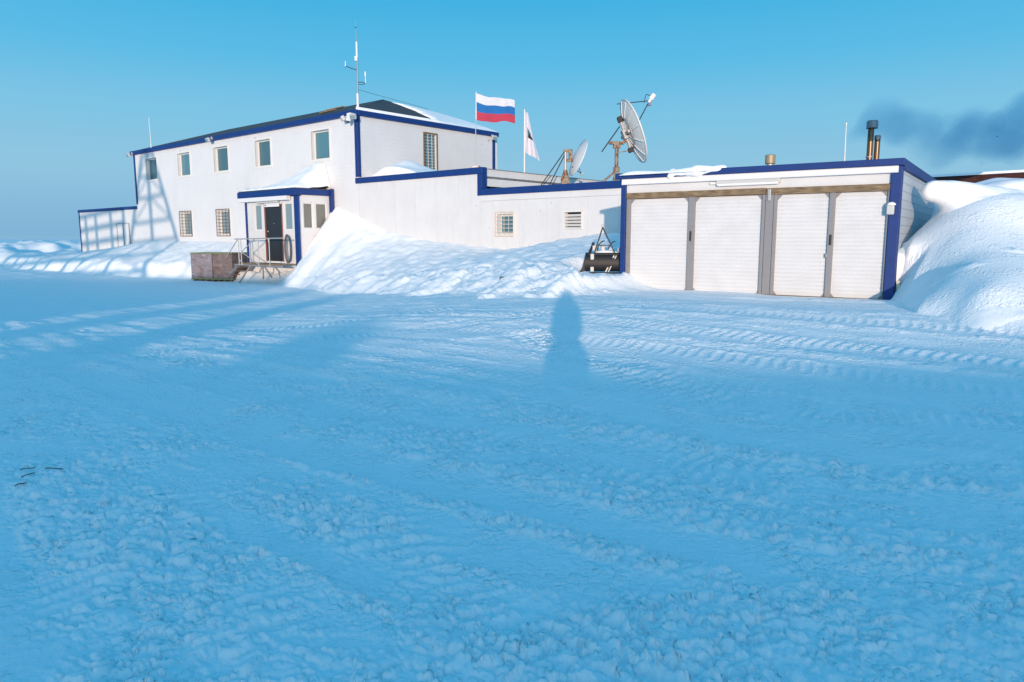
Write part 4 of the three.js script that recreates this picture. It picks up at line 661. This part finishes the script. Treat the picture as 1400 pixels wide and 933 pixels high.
// smoke from the chimney: dark vapour, thicker where it is deeper
{
  const puffs = [[8.08, 4.1, -16.85, 0.32], [8.3, 4.2, -16.9, 0.36], [7.55, 3.90, -16.7, 0.18], [7.85, 3.94, -16.85, 0.24], [8.15, 4.06, -16.9, 0.26], [8.2, 4.08, -17.0, 0.34], [8.35, 4.16, -17.0, 0.34], [8.6, 4.28, -17.1, 0.38], [8.95, 4.16, -17.25, 0.42], [9.4, 4.2, -17.5, 0.42], [9.9, 4.0, -17.8, 0.46], [10.4, 3.82, -18.0, 0.50], [10.9, 4.1, -18.3, 0.5], [11.5, 4.15, -18.6, 0.58], [12.2, 3.95, -18.9, 0.6], [12.9, 4.3, -19.2, 0.7], [13.6, 4.5, -19.4, 0.7], [14.3, 4.55, -19.4, 0.6], [8.75, 3.85, -17.2, 0.22], [10.3, 3.4, -18.0, 0.26], [13.2, 4.8, -19.3, 0.5]];
  const fn = (lv, o) => (x, y, z) => { let s = 0; const wx = x + 0.28 * n3(x * 1.3 + o, y * 1.3, z * 1.3), wy = y + 0.24 * n3(x * 1.3 + 7 + o, y * 1.3 + 3, z * 1.3); for (const [a, b, c, r] of puffs) { const d = ((wx - a) ** 2 + (wy - b) ** 2 + ((z - c) * 0.9) ** 2) / (r * r); if (d < 4) s += Math.exp(-d * 1.6); } s *= 1 + 0.75 * n3(x * 2.1 + o, y * 2.4, z * 2.1) + 0.22 * n3(x * 5 + o, y * 5, z * 5); s *= (1 - ss(14.6, 15.1, x)) * ss(6.9, 7.2, x) * ss(2.92, 3.1, y) * (1 - ss(5.25, 5.38, y)) * ss(-20.4, -20.1, z) * (1 - ss(-16.15, -16.0, z)); return (lv - s) * 0.3; };
  for (const [i, lv] of [0.16, 0.34, 0.62].entries()) {
    const m = new THREE.MeshPhysicalMaterial({ color: lin(1, 1, 1), roughness: 0, transmission: 1, thickness: 1, ior: 1.0, specularIntensity: 0, attenuationColor: lin(0.50, 0.68, 0.82), attenuationDistance: 3.6 });
    const o = mesh('chimney_smoke', sdfMesh(80, [11.0, 4.15, -18.2], [4.3, 1.35, 2.4], fn(lv, 0)), m); o.userData = { label: ['thin outer', 'middle', 'dense inner'][i] + ' grey blue smoke drifting away from the garage chimney', category: 'smoke', kind: 'stuff' };
  }
}
console.log('front done');

// ---------------------------------------------------------------- unseen shadow casters; containers, tanks and shed are added for their shade
{
  const red = [mat(0.22, 0.06, 0.04, 0.7), mat(0.05, 0.10, 0.20, 0.7), mat(0.20, 0.20, 0.19, 0.7)];
  const row = [[-12.1, 2.95, 'blue', 1, 10.4], [-3.0, 2.98, 'rust red', 0, 7.6], [5.25, 3.02, 'grey', 2, 8.86], [13.9, 2.9, 'blue', 1, 8.2], [22.3, 2.85, 'rust red', 0, 8.0]];
  for (const [i, [x, h, cn, k, w]] of row.entries()) {
    const t = thing('shade_container', `${cn} steel cargo container added out of view to shade the yard, ${['nearest the long shed', 'second from the long shed', 'in the middle of the row', 'fourth from the long shed', 'last from the long shed'][i]}`, 'container', [x, -0.1, 29.5], 0);  // added unseen blocker; its height sets where the foreground shade ends
    const b = [], n = Math.floor(w / 0.3); for (let q = 0; q < n; q++) { const a = -w / 2 + 0.1 + q * (w - 0.2) / n, s = (w - 0.2) / n; b.push(poly([[a, 0], [a + s * 0.35, 0], [a + s * 0.5, 0.04], [a + s * 0.85, 0.04], [a + s, 0], [a + s, -0.02], [a, -0.02]], h - 0.3).rotateX(-Math.PI / 2).scale(1, 1, -1).translate(0, 0.15, -1.2)); }
    mesh('body', [bx(-w / 2 + 0.06, w / 2 - 0.06, 0.12, h - 0.05, -1.15, 1.2)], red[k], t); mesh('corrugation', b, red[k], t);
    mesh('frame', [bx(-w / 2, -w / 2 + 0.14, 0, h, -1.24, 1.24), bx(w / 2 - 0.14, w / 2, 0, h, -1.24, 1.24), bx(-w / 2 + 0.14, w / 2 - 0.14, h - 0.12, h, -1.24, 1.24), bx(-w / 2 + 0.14, w / 2 - 0.14, 0, 0.14, -1.24, 1.24)], red[k], t);
  }
  for (const [i, [x, h, r]] of [[-16.0, 4.5, 0.7], [-13.9, 4.3, 0.55], [-11.6, 4.15, 0.6], [-9.0, 3.9, 0.6], [-5.6, 3.5, 0.7]].entries()) {
    const t = thing('shade_tank', `upright grey tank added out of view to throw a streak of shadow, ${['first', 'second', 'third', 'fourth', 'fifth'][i]} from the long shed`, 'tank', [x, -0.1, 31.9], 0, 'upright tanks added behind the containers for streak shadows');  // added unseen cylinders, spaced to cast dark streaks over the yard
    mesh('shell', new THREE.LatheGeometry([[0, 0.1], [r, 0.12], [r, h - 0.16], [r * 0.92, h - 0.04], [r * 0.5, h], [0, h + 0.01]].map(q => new THREE.Vector2(...q)), 32), galv, t); mesh('hatch', bar([0, h, 0], [0, h + 0.08, 0], 0.18, 0.18, 20), steel, t); mesh('skirt', bar([0, -0.1, 0], [0, 0.14, 0], r * 0.9, r * 0.9, 24), steel, t);
  }
  const s = thing('shade_shed', 'long grey shed added out of view to shade the ground at left', 'shed', [-41, -0.2, 31], 0);  // added unseen mass, sized so its shadow covers the left ground
  mesh('wall', wallShape(-27.5, 27.2, 0, 4.45, [[-10, -6, 0, 3.1], [6, 10, 0, 3.1]], 0.25).rotateY(Math.PI).translate(0, 0, -4), galv, s); mesh('wall', [bx(-27.2, 27.5, 0, 4.45, 3.8, 4), bx(-27.2, -27, 0, 4.45, -3.7, 3.8), bx(27.3, 27.5, 0, 4.45, -3.7, 3.8)], galv, s);
  mesh('roof', poly([[-4.4, 4.46], [0, 4.75], [4.4, 4.46]], 54.8).rotateY(Math.PI / 2).translate(-27.3, 0, 0), roofMat, s); for (const x of [-8, 8]) mesh('door', rbx(x - 2, x + 2, 0.02, 3.08, -4.0, -3.9), steel, s);
}
{ // lattice tower whose shadow falls on the far end of the station
  const t = thing('lattice_tower', 'tapering steel lattice tower standing across the yard from the annex', 'tower', [-24.1, -0.3, -1.4], 0), Hh = 9.8, half = y => mixf(4.4, 0.55, y / Hh), lv = [0, 1.7, 2.9, 3.9, 4.9, 6.0, 7.4, 8.6, 9.8];
  for (const sx of [-1, 1]) for (const sz of [-1, 1]) mesh('leg', beam([sx * half(0), 0, sz * half(0) * 0.25], [sx * half(Hh), Hh, sz * half(Hh) * 0.25], 0.24), steel, t);
  mesh('centre_column', beam([0, 0, 0], [0, Hh + 0.4, 0], 0.30), steel, t);
  for (const [i, y] of lv.entries()) if (i) {
    mesh('crossbar', [beam([-half(y), y, half(y) * 0.25], [half(y), y, half(y) * 0.25], 0.2)], steel, t);
    const a = half(lv[i - 1]), b = half(y), sg = i % 2 ? 1 : -1; if (i !== 5) mesh('diagonal', [beam([-a * sg, lv[i - 1], a * 0.25], [0, y, b * 0.25], 0.12), beam([a * sg, lv[i - 1], a * 0.25], [0, y, b * 0.25], 0.12)], steel, t);
  }
}
{
  const t = thing('pipe_rack', 'open steel pipe rack beside the lattice tower', 'rack', [-31.2, -0.3, -5.0], 0);
  for (const x of [-5.6, -4.2, -2.4, -0.8, 0.6, 2.6, 4.2]) mesh('upright', beam([x, 0, 0], [x, 6.7, 0], 0.3), steel, t);
  for (const y of [3.3, 4.0, 4.8, 5.7, 6.6]) mesh('shelf_beam', beam([-5.8, y, 0.2], [4.4, y + 0.2, 0.2], 0.3), steel, t);
}
{ // the photographer
  const J = { pel: [0, 0.92, 0.46, 0.16], che: [0.01, 1.25, 0.45, 0.16], sl: [-0.12, 1.36, 0.44, 0.08], sr: [0.14, 1.36, 0.44, 0.08], nk: [0.01, 1.47, 0.43, 0.11], hd: [0.02, 1.56, 0.40, 0.125], el: [-0.14, 1.12, 0.28, 0.06], er: [0.16, 1.12, 0.28, 0.06], hl: [-0.09, 1.47, 0.20, 0.055], hr: [0.12, 1.47, 0.20, 0.055], kl: [-0.13, 0.48, 0.44, 0.105], kr: [0.13, 0.48, 0.47, 0.105], al: [-0.15, 0.09, 0.47, 0.085], ar: [0.16, 0.09, 0.50, 0.085], fl: [-0.17, 0.04, 0.34, 0.06], fr: [0.18, 0.04, 0.37, 0.06], hl0: [-0.11, 0.88, 0.46, 0.14], hr0: [0.11, 0.88, 0.46, 0.14] };
  const bones = [['pel', 'che'], ['che', 'nk'], ['nk', 'hd'], ['che', 'sl'], ['che', 'sr'], ['sl', 'el'], ['el', 'hl'], ['sr', 'er'], ['er', 'hr'], ['hl0', 'kl'], ['kl', 'al'], ['al', 'fl'], ['hr0', 'kr'], ['kr', 'ar'], ['ar', 'fr']].map(([a, b]) => [J[a], J[b]]);
  const fn = (x, y, z) => { let d = 9; for (const [a, b] of bones) d = smin(d, capsule(x, y, z, a, b), 0.05); return d; };
  const o = mesh('person', sdfMesh(76, [0, 0.9, 0.42], [0.62, 1.02, 0.5], fn), mat(0.06, 0.08, 0.14, 0.9)); o.position.set(0, ground(0, 0.45, 0.05) - 0.02, 0); tag(o, 'person in a dark hooded parka standing in the yard with arms raised to the face', 'person');
}
renderer.render(scene, camera);
